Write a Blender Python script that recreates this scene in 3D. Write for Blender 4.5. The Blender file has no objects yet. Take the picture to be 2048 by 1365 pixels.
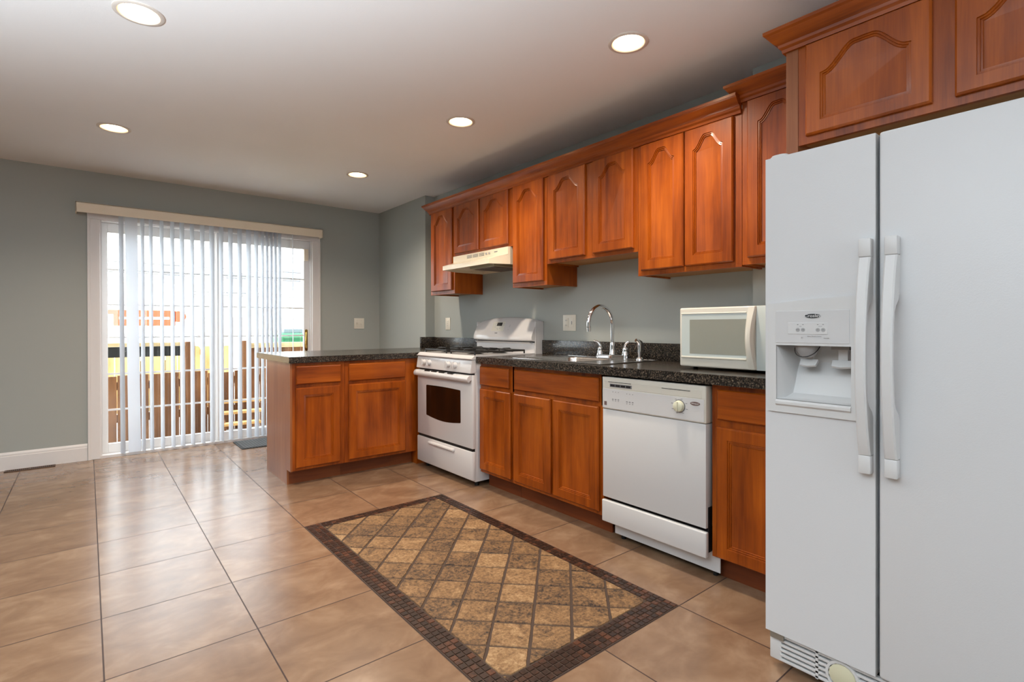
import bpy, bmesh, math, random
from mathutils import Vector, Matrix
random.seed(7)
PI = math.pi
sc = bpy.context.scene
COL = sc.collection

# ------------------------------------------------------------------ camera
cam_d = bpy.data.cameras.new('camera'); cam = bpy.data.objects.new('camera', cam_d); COL.objects.link(cam)
F, CX, CY = 1040.86, 1021.3, 657.0
yaw, pitch, roll = [math.radians(a) for a in (39.1185, 0.1645, -0.0966)]
fw = Vector((math.sin(yaw)*math.cos(pitch), math.cos(yaw)*math.cos(pitch), -math.sin(pitch)))
rt = Vector((math.cos(yaw), -math.sin(yaw), 0)); up = rt.cross(fw)
r2 = rt*math.cos(roll)+up*math.sin(roll); u2 = -rt*math.sin(roll)+up*math.cos(roll)
cam.matrix_world = Matrix(((r2.x, u2.x, -fw.x, 0), (r2.y, u2.y, -fw.y, 0), (r2.z, u2.z, -fw.z, 1.1228), (0, 0, 0, 1)))
cam_d.sensor_width = 36; cam_d.lens = F/2048*36
cam_d.shift_x = (1024-CX)/2048; cam_d.shift_y = (CY-682.5)/2048
cam_d.clip_start = 0.02; cam_d.clip_end = 200
sc.camera = cam

# ------------------------------------------------------------------ world, sun, daylight, exposure
w = bpy.data.worlds.new('world'); sc.world = w; w.use_nodes = True
bgn = w.node_tree.nodes['Background']
bgn.inputs[0].default_value = (0.86, 0.93, 1.0, 1); bgn.inputs[1].default_value = 7.0
sun_d = bpy.data.lights.new('sun', 'SUN'); sun_d.energy = 6; sun_d.angle = 0.01; sun_d.color = (1, .93, .82)
sun = bpy.data.objects.new('sun', sun_d); COL.objects.link(sun)
sun.rotation_euler = Vector((0.35, 0.75, -0.85)).to_track_quat('-Z', 'Y').to_euler()
def area(name, loc, direction, sx, sy, power, color):
    d = bpy.data.lights.new(name, 'AREA'); d.shape = 'RECTANGLE'; d.size = sx; d.size_y = sy; d.energy = power; d.color = color
    o = bpy.data.objects.new(name, d); COL.objects.link(o); o.location = loc
    o.rotation_euler = Vector(direction).to_track_quat('-Z', 'Z').to_euler(); return o
ul = bpy.data.lights.new('ceiling_fill_spot', 'SPOT'); ul.energy = 600; ul.color = (.80, .91, 1); ul.spot_size = math.radians(148); ul.spot_blend = .3; ul.shadow_soft_size = .12  # added out-of-frame spot brightening the foreground ceiling; no lamp stands there
uo = bpy.data.objects.new('ceiling_fill_spot', ul); COL.objects.link(uo); uo.location = (-1.5, .5, 1.1); uo.rotation_euler = (PI, 0, 0)
sc.view_settings.view_transform = 'Standard'
try: sc.view_settings.look = 'None'
except Exception: pass
sc.view_settings.gamma = 1; sc.view_settings.use_curve_mapping = False
sc.view_settings.exposure = 0.2

# ------------------------------------------------------------------ materials
def srgb(r, g, b):
    f = lambda c: (c/255/12.92) if c/255 <= .04045 else ((c/255+.055)/1.055)**2.4
    return (f(r), f(g), f(b), 1)
class NT:
    def __init__(s, name):
        s.m = bpy.data.materials.new(name); s.m.use_nodes = True; s.t = s.m.node_tree
        s.b = s.t.nodes['Principled BSDF']; s.out = s.t.nodes['Material Output']
    def n(s, typ, **kw):
        x = s.t.nodes.new(typ)
        for k, v in kw.items():
            if k.startswith('i_'):
                k2 = k[2:]; k2 = int(k2) if k2.isdigit() else k2.replace('_', ' ')
                if isinstance(v, bpy.types.NodeSocket): s.t.links.new(v, x.inputs[k2])
                else: x.inputs[k2].default_value = v
            else: setattr(x, k, v)
        return x
    def l(s, a, b): s.t.links.new(a, b)
    def math(s, op, a, b=None):
        x = s.t.nodes.new('ShaderNodeMath'); x.operation = op
        for i, v in enumerate((a, b)):
            if v is None: continue
            if isinstance(v, bpy.types.NodeSocket): s.l(v, x.inputs[i])
            else: x.inputs[i].default_value = v
        return x.outputs[0]
    def ramp(s, fac, stops):
        x = s.t.nodes.new('ShaderNodeValToRGB'); s.l(fac, x.inputs[0]); e = x.color_ramp.elements
        e[0].position, e[0].color = stops[0]; e[1].position, e[1].color = stops[-1]
        for p, c in stops[1:-1]:
            k = e.new(p); k.color = c
        return x.outputs[0]
    def coords(s, scale=(1, 1, 1), kind='Object', rnd=False):
        tc = s.n('ShaderNodeTexCoord'); mp = s.n('ShaderNodeMapping'); s.l(tc.outputs[kind], mp.inputs[0]); mp.inputs['Scale'].default_value = scale
        if rnd:
            oi = s.n('ShaderNodeObjectInfo'); c = s.n('ShaderNodeCombineXYZ')
            for i in range(3): s.l(s.math('MULTIPLY', oi.outputs['Random'], 37.0*(i+1)), c.inputs[i])
            s.l(c.outputs[0], mp.inputs['Location'])
        return mp.outputs[0]
    def bump(s, h, strength=.2, dist=.002):
        b = s.n('ShaderNodeBump'); b.inputs['Strength'].default_value = strength; b.inputs['Distance'].default_value = dist
        s.l(h, b.inputs['Height']); s.l(b.outputs[0], s.b.inputs['Normal'])
    def P(s, **kw):
        for k, v in kw.items():
            k = k.replace('_', ' ')
            if isinstance(v, bpy.types.NodeSocket): s.l(v, s.b.inputs[k])
            else: s.b.inputs[k].default_value = v
        return s
def plain(name, c, rough=.5, metal=0, coat=0, noise=0, nscale=200, spec=.5):
    t = NT(name); t.P(Base_Color=c, Roughness=rough, Metallic=metal, Coat_Weight=coat, Specular_IOR_Level=spec)
    co = t.coords()
    nz = t.n('ShaderNodeTexNoise', i_Scale=nscale, i_Detail=3.0); t.l(co, nz.inputs['Vector'])
    if noise: t.bump(nz.outputs[0], noise, .001)
    else:
        t.P(Roughness=t.math('ADD', t.math('MULTIPLY', nz.outputs[0], .06), rough-.03))
    return t.m
def wood(name, axis, light=(180, 92, 18), mid=(150, 70, 8), dark=(106, 42, 3), rough=.38, coat=.22):
    t = NT(name)
    s = [14, 14, 14]; s[axis] = .9
    co = t.coords(tuple(s), rnd=True)
    n1 = t.n('ShaderNodeTexNoise', i_Scale=1.6, i_Detail=5.0, i_Roughness=.55, i_Distortion=.6); t.l(co, n1.inputs['Vector'])
    s2 = [3.2, 3.2, 3.2]; s2[axis] = 1.4
    co2 = t.coords(tuple(s2), rnd=True)
    n2 = t.n('ShaderNodeTexNoise', i_Scale=1.5, i_Detail=3.0, i_Roughness=.5); t.l(co2, n2.inputs['Vector'])
    s3 = [120, 120, 120]; s3[axis] = 5
    n3 = t.n('ShaderNodeTexNoise', i_Scale=1.5, i_Detail=2.0); t.l(t.coords(tuple(s3), rnd=True), n3.inputs['Vector'])
    f = t.math('ADD', t.math('MULTIPLY', n1.outputs[0], .4), t.math('MULTIPLY', n2.outputs[0], .5))
    f = t.math('ADD', f, t.math('MULTIPLY', n3.outputs[0], .14))
    c = t.ramp(f, [(.36, srgb(*dark)), (.52, srgb(*mid)), (.68, srgb(*light))])
    t.P(Base_Color=c, Roughness=rough, Coat_Weight=coat, Coat_Roughness=.14, Specular_IOR_Level=.32)
    t.bump(n3.outputs[0], .05, .001)
    return t.m
M = {}
M['wood_z'] = wood('stained_maple_upright', 2)
M['wood_y'] = wood('stained_maple_along_run', 1)
M['wood_x'] = wood('stained_maple_across', 0)
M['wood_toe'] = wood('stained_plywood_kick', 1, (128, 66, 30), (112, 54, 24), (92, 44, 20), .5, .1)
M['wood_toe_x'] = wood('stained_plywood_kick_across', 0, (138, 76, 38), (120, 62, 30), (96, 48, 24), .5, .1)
M['wood_panel'] = wood('stained_veneer_panel', 2, (160, 104, 66), (148, 92, 56), (132, 78, 46), .42, .2)
M['wood_under'] = wood('unfinished_underside', 1, (176, 130, 84), (160, 114, 70), (140, 96, 58), .6, 0)
M['groove'] = None
# wall paint
def paint(name, c, sc_=260, st=.12, rough=.6):
    t = NT(name); co = t.coords()
    nz = t.n('ShaderNodeTexNoise', i_Scale=sc_, i_Detail=4.0); t.l(co, nz.inputs['Vector'])
    n2 = t.n('ShaderNodeTexNoise', i_Scale=1.3, i_Detail=2.0); t.l(co, n2.inputs['Vector'])
    mix = t.n('ShaderNodeMix', data_type='RGBA'); t.l(n2.outputs[0], mix.inputs[0])
    mix.inputs[6].default_value = tuple(x*.96 for x in c[:3])+(1,); mix.inputs[7].default_value = tuple(min(1, x*1.04) for x in c[:3])+(1,)
    t.P(Base_Color=mix.outputs[2], Roughness=rough); t.bump(nz.outputs[0], st, .001); return t.m
M['wall'] = paint('wall_paint_grey', srgb(168, 172, 167))
M['ceiling'] = paint('ceiling_paint', srgb(240, 239, 238), 180, .25, .85)
M['trim'] = plain('trim_white_gloss', srgb(226, 222, 220), .35)
M['vinyl'] = plain('door_vinyl_white', srgb(232, 230, 228), .3)
M['almond'] = plain('valance_almond', srgb(246, 233, 210), .45)
M['plate'] = plain('outlet_plate_almond', srgb(228, 222, 208), .35)
M['black'] = plain('matte_black', srgb(14, 13, 13), .6)
M['dark'] = plain('dark_gap', srgb(30, 30, 32), .7)
M['white_app'] = plain('appliance_white_enamel', srgb(208, 208, 208), .25, coat=.3)
M['white_tex'] = plain('fridge_white_textured', srgb(211, 212, 213), .38, noise=.22, nscale=330)
M['white_handle'] = plain('fridge_handle_plastic', srgb(210, 210, 209), .42)
M['white_stove'] = plain('stove_white_enamel', srgb(210, 208, 208), .22, coat=.4)
M['cream_app'] = plain('appliance_cream', srgb(212, 209, 198), .32, coat=.2)
M['hood'] = plain('hood_almond_enamel', srgb(232, 220, 196), .28, coat=.3)
M['hood_in'] = plain('hood_filter_dull', srgb(150, 144, 120), .6)
M['gasket'] = plain('fridge_gasket_grey', srgb(110, 116, 124), .5)
M['grey_plastic'] = plain('grey_plastic', srgb(168, 168, 168), .4)
M['mid_grey'] = plain('print_grey', srgb(120, 120, 122), .5)
M['chrome'] = plain('chrome', (.82, .82, .84, 1), .07, metal=1)
M['steel'] = plain('brushed_steel', (.62, .6, .58, 1), .22, metal=1)
M['brass'] = plain('brass', srgb(205, 168, 90), .18, metal=1)
M['iron'] = plain('cast_iron', srgb(14, 13, 13), .45)
M['glass_dark'] = plain('oven_glass', srgb(12, 8, 5), .08)
M['mw_glass'] = plain('microwave_window', srgb(150, 152, 142), .22, coat=.2)
M['mw_frame'] = plain('microwave_window_frame', srgb(198, 208, 206), .25)
M['mosaic_grout'] = plain('grout_brown', srgb(70, 54, 44), .85)
M['fridge_hinge'] = plain('hinge_grey_metal', srgb(150, 146, 136), .4, metal=.6)
M['filter_cap'] = plain('filter_cap_yellowed', srgb(212, 208, 178), .35)
M['vent_brown'] = plain('register_bronze', srgb(92, 64, 46), .4, metal=.5)
M['dial'] = plain('dial_cream', srgb(214, 214, 190), .35)
M['badge'] = plain('badge_dark', srgb(52, 54, 56), .35)
M['badge_pink'] = plain('badge_rose_grey', srgb(132, 112, 110), .3, metal=.4)
M['badge_text'] = plain('badge_lettering', srgb(225, 225, 225), .4)
# countertop laminate
def counter():
    t = NT('dark_speckled_laminate'); co = t.coords()
    v = t.n('ShaderNodeTexVoronoi', i_Scale=210.0); t.l(co, v.inputs['Vector'])
    v2 = t.n('ShaderNodeTexNoise', i_Scale=130.0, i_Detail=4.0); t.l(co, v2.inputs['Vector'])
    sep = t.n('ShaderNodeSeparateColor'); t.l(v.outputs['Color'], sep.inputs[0])
    f = t.math('ADD', t.math('MULTIPLY', sep.outputs[0], .6), t.math('MULTIPLY', v2.outputs[0], .55))
    c = t.ramp(f, [(.3, srgb(18, 16, 14)), (.6, srgb(42, 37, 33)), (.8, srgb(76, 67, 57)), (.95, srgb(124, 110, 94))])
    t.P(Base_Color=c, Roughness=.24, Coat_Weight=.12, Coat_Roughness=.1); return t.m
M['counter'] = counter()
# floor tile
TX, TY, TS = .0379, 4.7995, .4507
def floor_mat():
    t = NT('beige_porcelain_tile')
    g = t.n('ShaderNodeTexCoord'); sp = t.n('ShaderNodeSeparateXYZ'); t.l(g.outputs['Object'], sp.inputs[0])
    def cell(o, off):
        a = t.math('DIVIDE', t.math('SUBTRACT', o, off), TS); return t.math('FLOOR', a), t.math('FRACT', a)
    fx, rx = cell(sp.outputs[0], TX); fy, ry = cell(sp.outputs[1], TY)
    def edge(r): return t.math('MINIMUM', r, t.math('SUBTRACT', 1.0, r))
    e = t.math('MULTIPLY', t.math('MINIMUM', edge(rx), edge(ry)), TS)
    gr = t.math('LESS_THAN', e, .0024)
    cid = t.n('ShaderNodeCombineXYZ', i_0=fx, i_1=fy)
    wn = t.n('ShaderNodeTexWhiteNoise', noise_dimensions='3D'); t.l(cid.outputs[0], wn.inputs['Vector'])
    off = t.n('ShaderNodeVectorMath', operation='SCALE'); t.l(wn.outputs['Color'], off.inputs[0]); off.inputs['Scale'].default_value = 20
    ad = t.n('ShaderNodeVectorMath', operation='ADD'); t.l(g.outputs['Object'], ad.inputs[0]); t.l(off.outputs[0], ad.inputs[1])
    mp = t.n('ShaderNodeMapping'); t.l(ad.outputs[0], mp.inputs[0]); mp.inputs['Scale'].default_value = (2.4, 3.4, 1)
    n1 = t.n('ShaderNodeTexNoise', i_Scale=2.0, i_Detail=4.0, i_Roughness=.58, i_Distortion=.5); t.l(mp.outputs[0], n1.inputs['Vector'])
    n2 = t.n('ShaderNodeTexNoise', i_Scale=16.0, i_Detail=3.0, i_Roughness=.5); t.l(ad.outputs[0], n2.inputs['Vector'])
    f = t.math('ADD', t.math('MULTIPLY', n1.outputs[0], .86), t.math('MULTIPLY', n2.outputs[0], .14))
    f = t.math('ADD', f, t.math('MULTIPLY', t.math('SUBTRACT', wn.outputs['Value'], .5), .05))
    c = t.ramp(f, [(.32, srgb(117, 90, 69)), (.5, srgb(132, 104, 81)), (.68, srgb(149, 122, 98))])
    mx = t.n('ShaderNodeMix', data_type='RGBA'); t.l(gr, mx.inputs[0]); t.l(c, mx.inputs[6]); mx.inputs[7].default_value = srgb(56, 36, 28)
    t.P(Base_Color=mx.outputs[2], Roughness=t.math('ADD', t.math('MULTIPLY', gr, .4), t.math('ADD', t.math('MULTIPLY', n1.outputs[0], .04), .24)), Specular_IOR_Level=.45, Coat_Weight=.16, Coat_Roughness=.2)
    pass
    return t.m
M['floor'] = floor_mat()
def attr_tile(name, stops, scale, rough, bump, vary=.22):
    t = NT(name); a = t.n('ShaderNodeAttribute', attribute_name='tile'); co = t.coords()
    sep = t.n('ShaderNodeSeparateColor'); t.l(a.outputs['Color'], sep.inputs[0])
    ad = t.n('ShaderNodeVectorMath', operation='ADD'); t.l(co, ad.inputs[0])
    s2 = t.n('ShaderNodeVectorMath', operation='SCALE'); t.l(a.outputs['Color'], s2.inputs[0]); s2.inputs['Scale'].default_value = 9; t.l(s2.outputs[0], ad.inputs[1])
    n1 = t.n('ShaderNodeTexNoise', i_Scale=scale, i_Detail=6.0, i_Roughness=.7, i_Distortion=.8); t.l(ad.outputs[0], n1.inputs['Vector'])
    n2 = t.n('ShaderNodeTexNoise', i_Scale=scale*6, i_Detail=5.0, i_Roughness=.75); t.l(ad.outputs[0], n2.inputs['Vector'])
    f = t.math('ADD', t.math('MULTIPLY', n1.outputs[0], .4), t.math('MULTIPLY', n2.outputs[0], .6))
    f = t.math('ADD', f, t.math('MULTIPLY', t.math('SUBTRACT', sep.outputs[0], .4), vary))
    c = t.ramp(f, stops); t.P(Base_Color=c, Roughness=rough); t.bump(n2.outputs[0], bump, .002); return t.m
M['field'] = attr_tile('tumbled_stone', [(.37, srgb(38, 27, 20)), (.44, srgb(98, 72, 46)), (.53, srgb(132, 98, 62)), (.68, srgb(176, 144, 104))], 13, .65, .6, .13)
M['mosaic'] = attr_tile('brown_mosaic_chips', [(.3, srgb(22, 15, 12)), (.5, srgb(52, 33, 24)), (.62, srgb(88, 52, 34))], 20, .35, .3)
# glass
def glass(name, tint=(1, 1, 1, 1), g=.06):
    t = NT(name); tr = t.n('ShaderNodeBsdfTransparent', i_0=tint); gl = t.n('ShaderNodeBsdfGlossy'); gl.inputs['Roughness'].default_value = .02
    lw = t.n('ShaderNodeLayerWeight'); lw.inputs['Blend'].default_value = .5
    fac = t.math('ADD', t.math('MULTIPLY', t.math('POWER', lw.outputs['Facing'], 5.0), .8), .03)
    mx = t.n('ShaderNodeMixShader'); t.l(fac, mx.inputs[0]); t.l(tr.outputs[0], mx.inputs[1]); t.l(gl.outputs[0], mx.inputs[2])
    t.l(mx.outputs[0], t.out.inputs[0]); return t.m
M['glass'] = glass('clear_door_glass', (.97, .99, .98, 1))
M['clear_plastic'] = glass('clear_plastic', (.9, .92, .92, 1))
def slat():
    t = NT('blind_slat_vinyl'); d = t.n('ShaderNodeBsdfDiffuse', i_0=srgb(226, 226, 228)); tl = t.n('ShaderNodeBsdfTranslucent', i_0=srgb(238, 242, 248))
    co = t.coords((1, 1, 1)); wv = t.n('ShaderNodeTexNoise', i_Scale=60.0); t.l(co, wv.inputs['Vector'])
    b = t.n('ShaderNodeBump'); b.inputs['Strength'].default_value = .1; t.l(wv.outputs[0], b.inputs['Height']); t.l(b.outputs[0], d.inputs['Normal'])
    mx = t.n('ShaderNodeMixShader', i_0=.45); t.l(d.outputs[0], mx.inputs[1]); t.l(tl.outputs[0], mx.inputs[2]); t.l(mx.outputs[0], t.out.inputs[0]); return t.m
M['slat'] = slat()
def emit(name, c, s):
    t = NT(name); t.P(Base_Color=c, Emission_Color=c, Emission_Strength=s); return t.m
M['bulb'] = emit('lit_flood_bulb', (1, .80, .52, 1), 14.0)
M['can'] = plain('can_reflector_baffle', srgb(226, 208, 176), .35)
M['canrim'] = plain('can_trim_ring', srgb(216, 206, 196), .4)
def mat_rug():
    t = NT('grey_rubber_mat'); co = t.coords((1, 1, 1)); r = t.n('ShaderNodeMapping'); t.l(co, r.inputs[0]); r.inputs['Rotation'].default_value = (0, 0, PI/4)
    br = t.n('ShaderNodeTexBrick', i_Scale=14.0, i_Mortar_Size=.07); t.l(r.outputs[0], br.inputs['Vector'])
    br.inputs['Color1'].default_value = srgb(112, 114, 116); br.inputs['Color2'].default_value = srgb(96, 98, 100); br.inputs['Mortar'].default_value = srgb(48, 50, 52)
    t.P(Base_Color=br.outputs[0], Roughness=.8); t.bump(br.outputs['Fac'], -.6, .004); return t.m
M['doormat'] = mat_rug(); M['mat_edge'] = plain('mat_rubber_edge', srgb(46, 48, 50), .7)
M['fence_brown'] = wood('weathered_fence_board', 2, (150, 104, 66), (122, 80, 50), (88, 56, 36), .8, 0)
M['fence_pale'] = wood('new_cedar_board', 2, (214, 178, 122), (198, 158, 104), (170, 128, 82), .8, 0)
M['fence_grey'] = wood('grey_fence_board', 2, (176, 172, 166), (150, 146, 142), (118, 112, 108), .85, 0)
M['deck'] = wood('deck_board', 0, (206, 184, 146), (190, 166, 126), (160, 134, 98), .7, 0)
M['concrete'] = plain('bright_concrete', srgb(214, 212, 206), .8, noise=.2, nscale=30)
M['truck_white'] = plain('trailer_white', srgb(244, 244, 244), .3)
M['orange'] = plain('trailer_orange', srgb(205, 62, 28), .5)
M['bin_green'] = plain('bin_green_plastic', srgb(44, 122, 84), .4)
M['bin_lid'] = plain('bin_lid_plastic', srgb(88, 156, 118), .35)
M['brickpale'] = plain('pale_siding', srgb(236, 232, 226), .7)
M['wire'] = plain('utility_wire', srgb(70, 66, 66), .7)

# ------------------------------------------------------------------ mesh helpers
def box(bm, x0, x1, y0, y1, z0, z1, bev=0, seg=2):
    r = bmesh.ops.create_cube(bm, size=1)
    vs = r['verts']
    for v in vs:
        v.co = Vector((x0+(v.co.x+.5)*(x1-x0), y0+(v.co.y+.5)*(y1-y0), z0+(v.co.z+.5)*(z1-z0)))
    if bev:
        es = list({e for v in vs for e in v.link_edges})
        bmesh.ops.bevel(bm, geom=es, offset=bev, segments=seg, profile=.5, affect='EDGES')
    return vs
def B(*a, bev=0, seg=2):
    bm = bmesh.new(); box(bm, *a, bev=bev, seg=seg); return bm
def tube(bm, pts, rad, n=12, cap=True):
    pts = [Vector(p) for p in pts]; rs = rad if isinstance(rad, (list, tuple)) else [rad]*len(pts)
    rings = []; prev = None
    for i, p in enumerate(pts):
        d = (pts[min(i+1, len(pts)-1)]-pts[max(i-1, 0)]).normalized()
        if prev is None:
            a = Vector((0, 0, 1)) if abs(d.z) < .9 else Vector((1, 0, 0)); u = d.cross(a).normalized()
        else: u = (prev-d*prev.dot(d)).normalized()
        prev = u; v = d.cross(u)
        rings.append([bm.verts.new(p+(u*math.cos(2*PI*k/n)+v*math.sin(2*PI*k/n))*rs[i]) for k in range(n)])
    for a, b in zip(rings, rings[1:]):
        for k in range(n): bm.faces.new((a[k], a[(k+1) % n], b[(k+1) % n], b[k]))
    if cap: bm.faces.new(rings[0][::-1]); bm.faces.new(rings[-1])
def lathe(bm, prof, c, axis='z', n=32):
    c = Vector(c); rings = []
    def P(r, h, a):
        x, y = r*math.cos(a), r*math.sin(a)
        return c+{'z': Vector((x, y, h)), 'x': Vector((h, x, y)), 'y': Vector((x, h, y))}[axis]
    for r, h in prof:
        if r < 1e-6: rings.append([bm.verts.new(P(0, h, 0))])
        else: rings.append([bm.verts.new(P(r, h, 2*PI*k/n)) for k in range(n)])
    for a, b in zip(rings, rings[1:]):
        for k in range(n):
            k2 = (k+1) % n
            if len(a) == 1 and len(b) == 1: continue
            if len(a) == 1: bm.faces.new((a[0], b[k], b[k2]))
            elif len(b) == 1: bm.faces.new((a[k], a[k2], b[0]))
            else: bm.faces.new((a[k], a[k2], b[k2], b[k]))
def prism(bm, poly, axis, a0, a1, bev=0):
    """poly: 2D points in the other two axes (in xyz order), extruded along axis from a0 to a1"""
    def P(p, a):
        if axis == 'x': return (a, p[0], p[1])
        if axis == 'y': return (p[0], a, p[1])
        return (p[0], p[1], a)
    A = [bm.verts.new(P(p, a0)) for p in poly]; Bv = [bm.verts.new(P(p, a1)) for p in poly]
    n = len(poly); fs = [bm.faces.new(A), bm.faces.new(Bv[::-1])]
    for k in range(n): fs.append(bm.faces.new((A[k], A[(k+1) % n], Bv[(k+1) % n], Bv[k])))
    bmesh.ops.recalc_face_normals(bm, faces=fs)
    if bev: bmesh.ops.bevel(bm, geom=list({e for f in fs for e in f.edges}), offset=bev, segments=2, affect='EDGES')
def rrect(x0, x1, y0, y1, r, n=6):
    out = []
    for cx, cy, a in ((x1-r, y1-r, 0), (x0+r, y1-r, PI/2), (x0+r, y0+r, PI), (x1-r, y0+r, 3*PI/2)):
        for k in range(n+1):
            t = a+PI/2*k/n; out.append((cx+r*math.cos(t), cy+r*math.sin(t)))
    return out
def obj(name, bm, mat, parent=None, smooth=None):
    bmesh.ops.recalc_face_normals(bm, faces=bm.faces[:])
    if parent is not None:
        off = Vector((0, 0, 0)); p = parent
        while p: off += p.location; p = p.parent
        for v in bm.verts: v.co -= off
    me = bpy.data.meshes.new(name); bm.to_mesh(me); bm.free()
    me.materials.append(M[mat] if isinstance(mat, str) else mat)
    if smooth is not None:
        for p_ in me.polygons: p_.use_smooth = True
        me.set_sharp_from_angle(angle=math.radians(smooth))
    o = bpy.data.objects.new(name, me); COL.objects.link(o)
    if parent: o.parent = parent
    return o
def tag(o, label, cat, group=None, kind=None):
    o['label'] = label; o['category'] = cat
    if group: o['group'] = group
    if kind: o['kind'] = kind
    return o
def thing(name, label, cat, loc=(0, 0, 0), group=None):
    o = bpy.data.objects.new(name, None); COL.objects.link(o); o.location = loc; o.empty_display_size = .1
    return tag(o, label, cat, group)
def struct(name, bm, mat, parent=None, smooth=None):
    o = obj(name, bm, mat, parent, smooth)
    if parent is None: o['kind'] = 'structure'
    return o
def text(name, s, size, mat, parent, origin, right, upv, normal, depth=.0006):
    cu = bpy.data.curves.new(name, 'FONT'); cu.body = s; cu.size = size; cu.align_x = 'CENTER'; cu.align_y = 'CENTER'; cu.extrude = depth; cu.resolution_u = 3
    to = bpy.data.objects.new(name, cu); COL.objects.link(to)
    dg = bpy.context.evaluated_depsgraph_get(); me = bpy.data.meshes.new_from_object(to.evaluated_get(dg))
    COL.objects.unlink(to); bpy.data.objects.remove(to)
    r, u_, n_ = Vector(right), Vector(upv), Vector(normal); o_ = Vector(origin)
    off = Vector((0, 0, 0)); p = parent
    while p: off += p.location; p = p.parent
    for v in me.vertices: v.co = o_+r*v.co.x+u_*v.co.y+n_*v.co.z-off
    me.materials.clear(); me.materials.append(M[mat]); me.name = name
    o = bpy.data.objects.new(name, me); COL.objects.link(o); o.parent = parent; return o

# ------------------------------------------------------------------ room shell
H = 2.446; XW = 2.747; XF = 2.641; XJ = 2.654; YB = 5.674; YJ = 4.606; YJ2 = 1.29; XL = -4.2; YR = -3.4; T = .15
bm = bmesh.new(); box(bm, XL-T, XW+T, YR-T, YB+T, -.1, 0); struct('floor', bm, 'floor')
# ceiling with the five can openings
LIGHTS = [(.172, 2.686), (.141, 4.335), (1.958, 1.536), (1.869, 2.805), (1.822, 4.343)]
bm = B(XL-T, XW+T, YR-T, YB+T, H, H+.12); ceil = struct('ceiling', bm, 'ceiling')
cb = bmesh.new()
for x, y in LIGHTS: lathe(cb, [(0, H-.05), (.074, H-.05), (.074, H+.2), (0, H+.2)], (x, y, 0), n=40)
cut = obj('cutter', cb, 'ceiling')
md = ceil.modifiers.new('holes', 'BOOLEAN'); md.operation = 'DIFFERENCE'; md.object = cut; md.solver = 'EXACT'
dg = bpy.context.evaluated_depsgraph_get(); nm = bpy.data.meshes.new_from_object(ceil.evaluated_get(dg)); ceil.modifiers.clear(); ceil.data = nm; nm.name = 'ceiling'
bpy.data.objects.remove(cut)
# walls
DX0, DX1, DZ = .075, 1.875, 2.06
bm = bmesh.new()
box(bm, XL-T, DX0, YB, YB+T, 0, H); box(bm, DX1, XW+T, YB, YB+T, 0, H); box(bm, DX0, DX1, YB, YB+T, DZ, H)
struct('wall_back', bm, 'wall')
bm = bmesh.new(); poly = [(XW+T, YR), (XJ, YR), (XJ, YJ2), (XW, YJ2), (XW, YJ), (XF, YJ), (XF, YB), (XW+T, YB)]
prism(bm, poly, 'z', 0, H); struct('wall_right', bm, 'wall')
def wall_fill_opening(name, fixed, a0, a1, w0, w1, z0, z1, axis, sgn):
    bm = bmesh.new()
    def bx(p0, p1, q0, q1):
        f0, f1 = sorted((fixed, fixed+sgn*T))
        if axis == 'x': box(bm, f0, f1, p0, p1, q0, q1)
        else: box(bm, p0, p1, f0, f1, q0, q1)
    bx(a0, w0, 0, H); bx(w1, a1, 0, H); bx(w0, w1, 0, z0); bx(w0, w1, z1, H); struct(name, bm, 'wall')
struct('wall_left', B(XL-T, XL, YR-T, YB, 0, H), 'wall')
wall_fill_opening('wall_rear', YR, XL, XW+T, 0, 1.2, .9, 2.1, 'y', -1)  # unseen window opening, added so sky light fills the room from behind
bm = B(-4, 5, YB+.001, YB+T, H+.12, 5.6); struct('sun_blocker_upper', bm, 'brickpale')  # unseen upper wall, added to keep sun off the near fence and deck
# baseboards
def baseboard(name, x0, x1):
    bm = bmesh.new(); prism(bm, [(YB, 0), (YB-.016, 0), (YB-.016, .108), (YB-.012, .112), (YB-.012, .124), (YB-.008, .134), (YB-.004, .14), (YB, .14)], 'x', x0, x1); struct(name, bm, 'trim')
baseboard('baseboard_back', XL, -.002); baseboard('baseboard_back_right', 1.955, XF)
# door casing
bm = bmesh.new()
for x0, x1 in ((0, .085), (1.868, 1.952)):
    box(bm, x0, x1, YB-.02, YB, 0, 2.0445, bev=.003)
    xo = x0 if x0 < 1 else x1-.02
    box(bm, xo, xo+.02, YB-.026, YB-.021, 0, 2.0445, bev=.002)
box(bm, 0, 1.952, YB-.02, YB, 2.045, 2.125, bev=.004)
struct('trim_1', bm, 'trim')
# jamb liner
bm = bmesh.new()
box(bm, DX0, DX0+.02, YB, YB+T, .02, DZ); box(bm, DX1-.02, DX1, YB, YB+T, .02, DZ); box(bm, DX0, DX1, YB, YB+T, DZ-.02, DZ); box(bm, DX0, DX1, YB-.01, YB+T+.03, 0, .022)
struct('trim_2', bm, 'trim')

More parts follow.
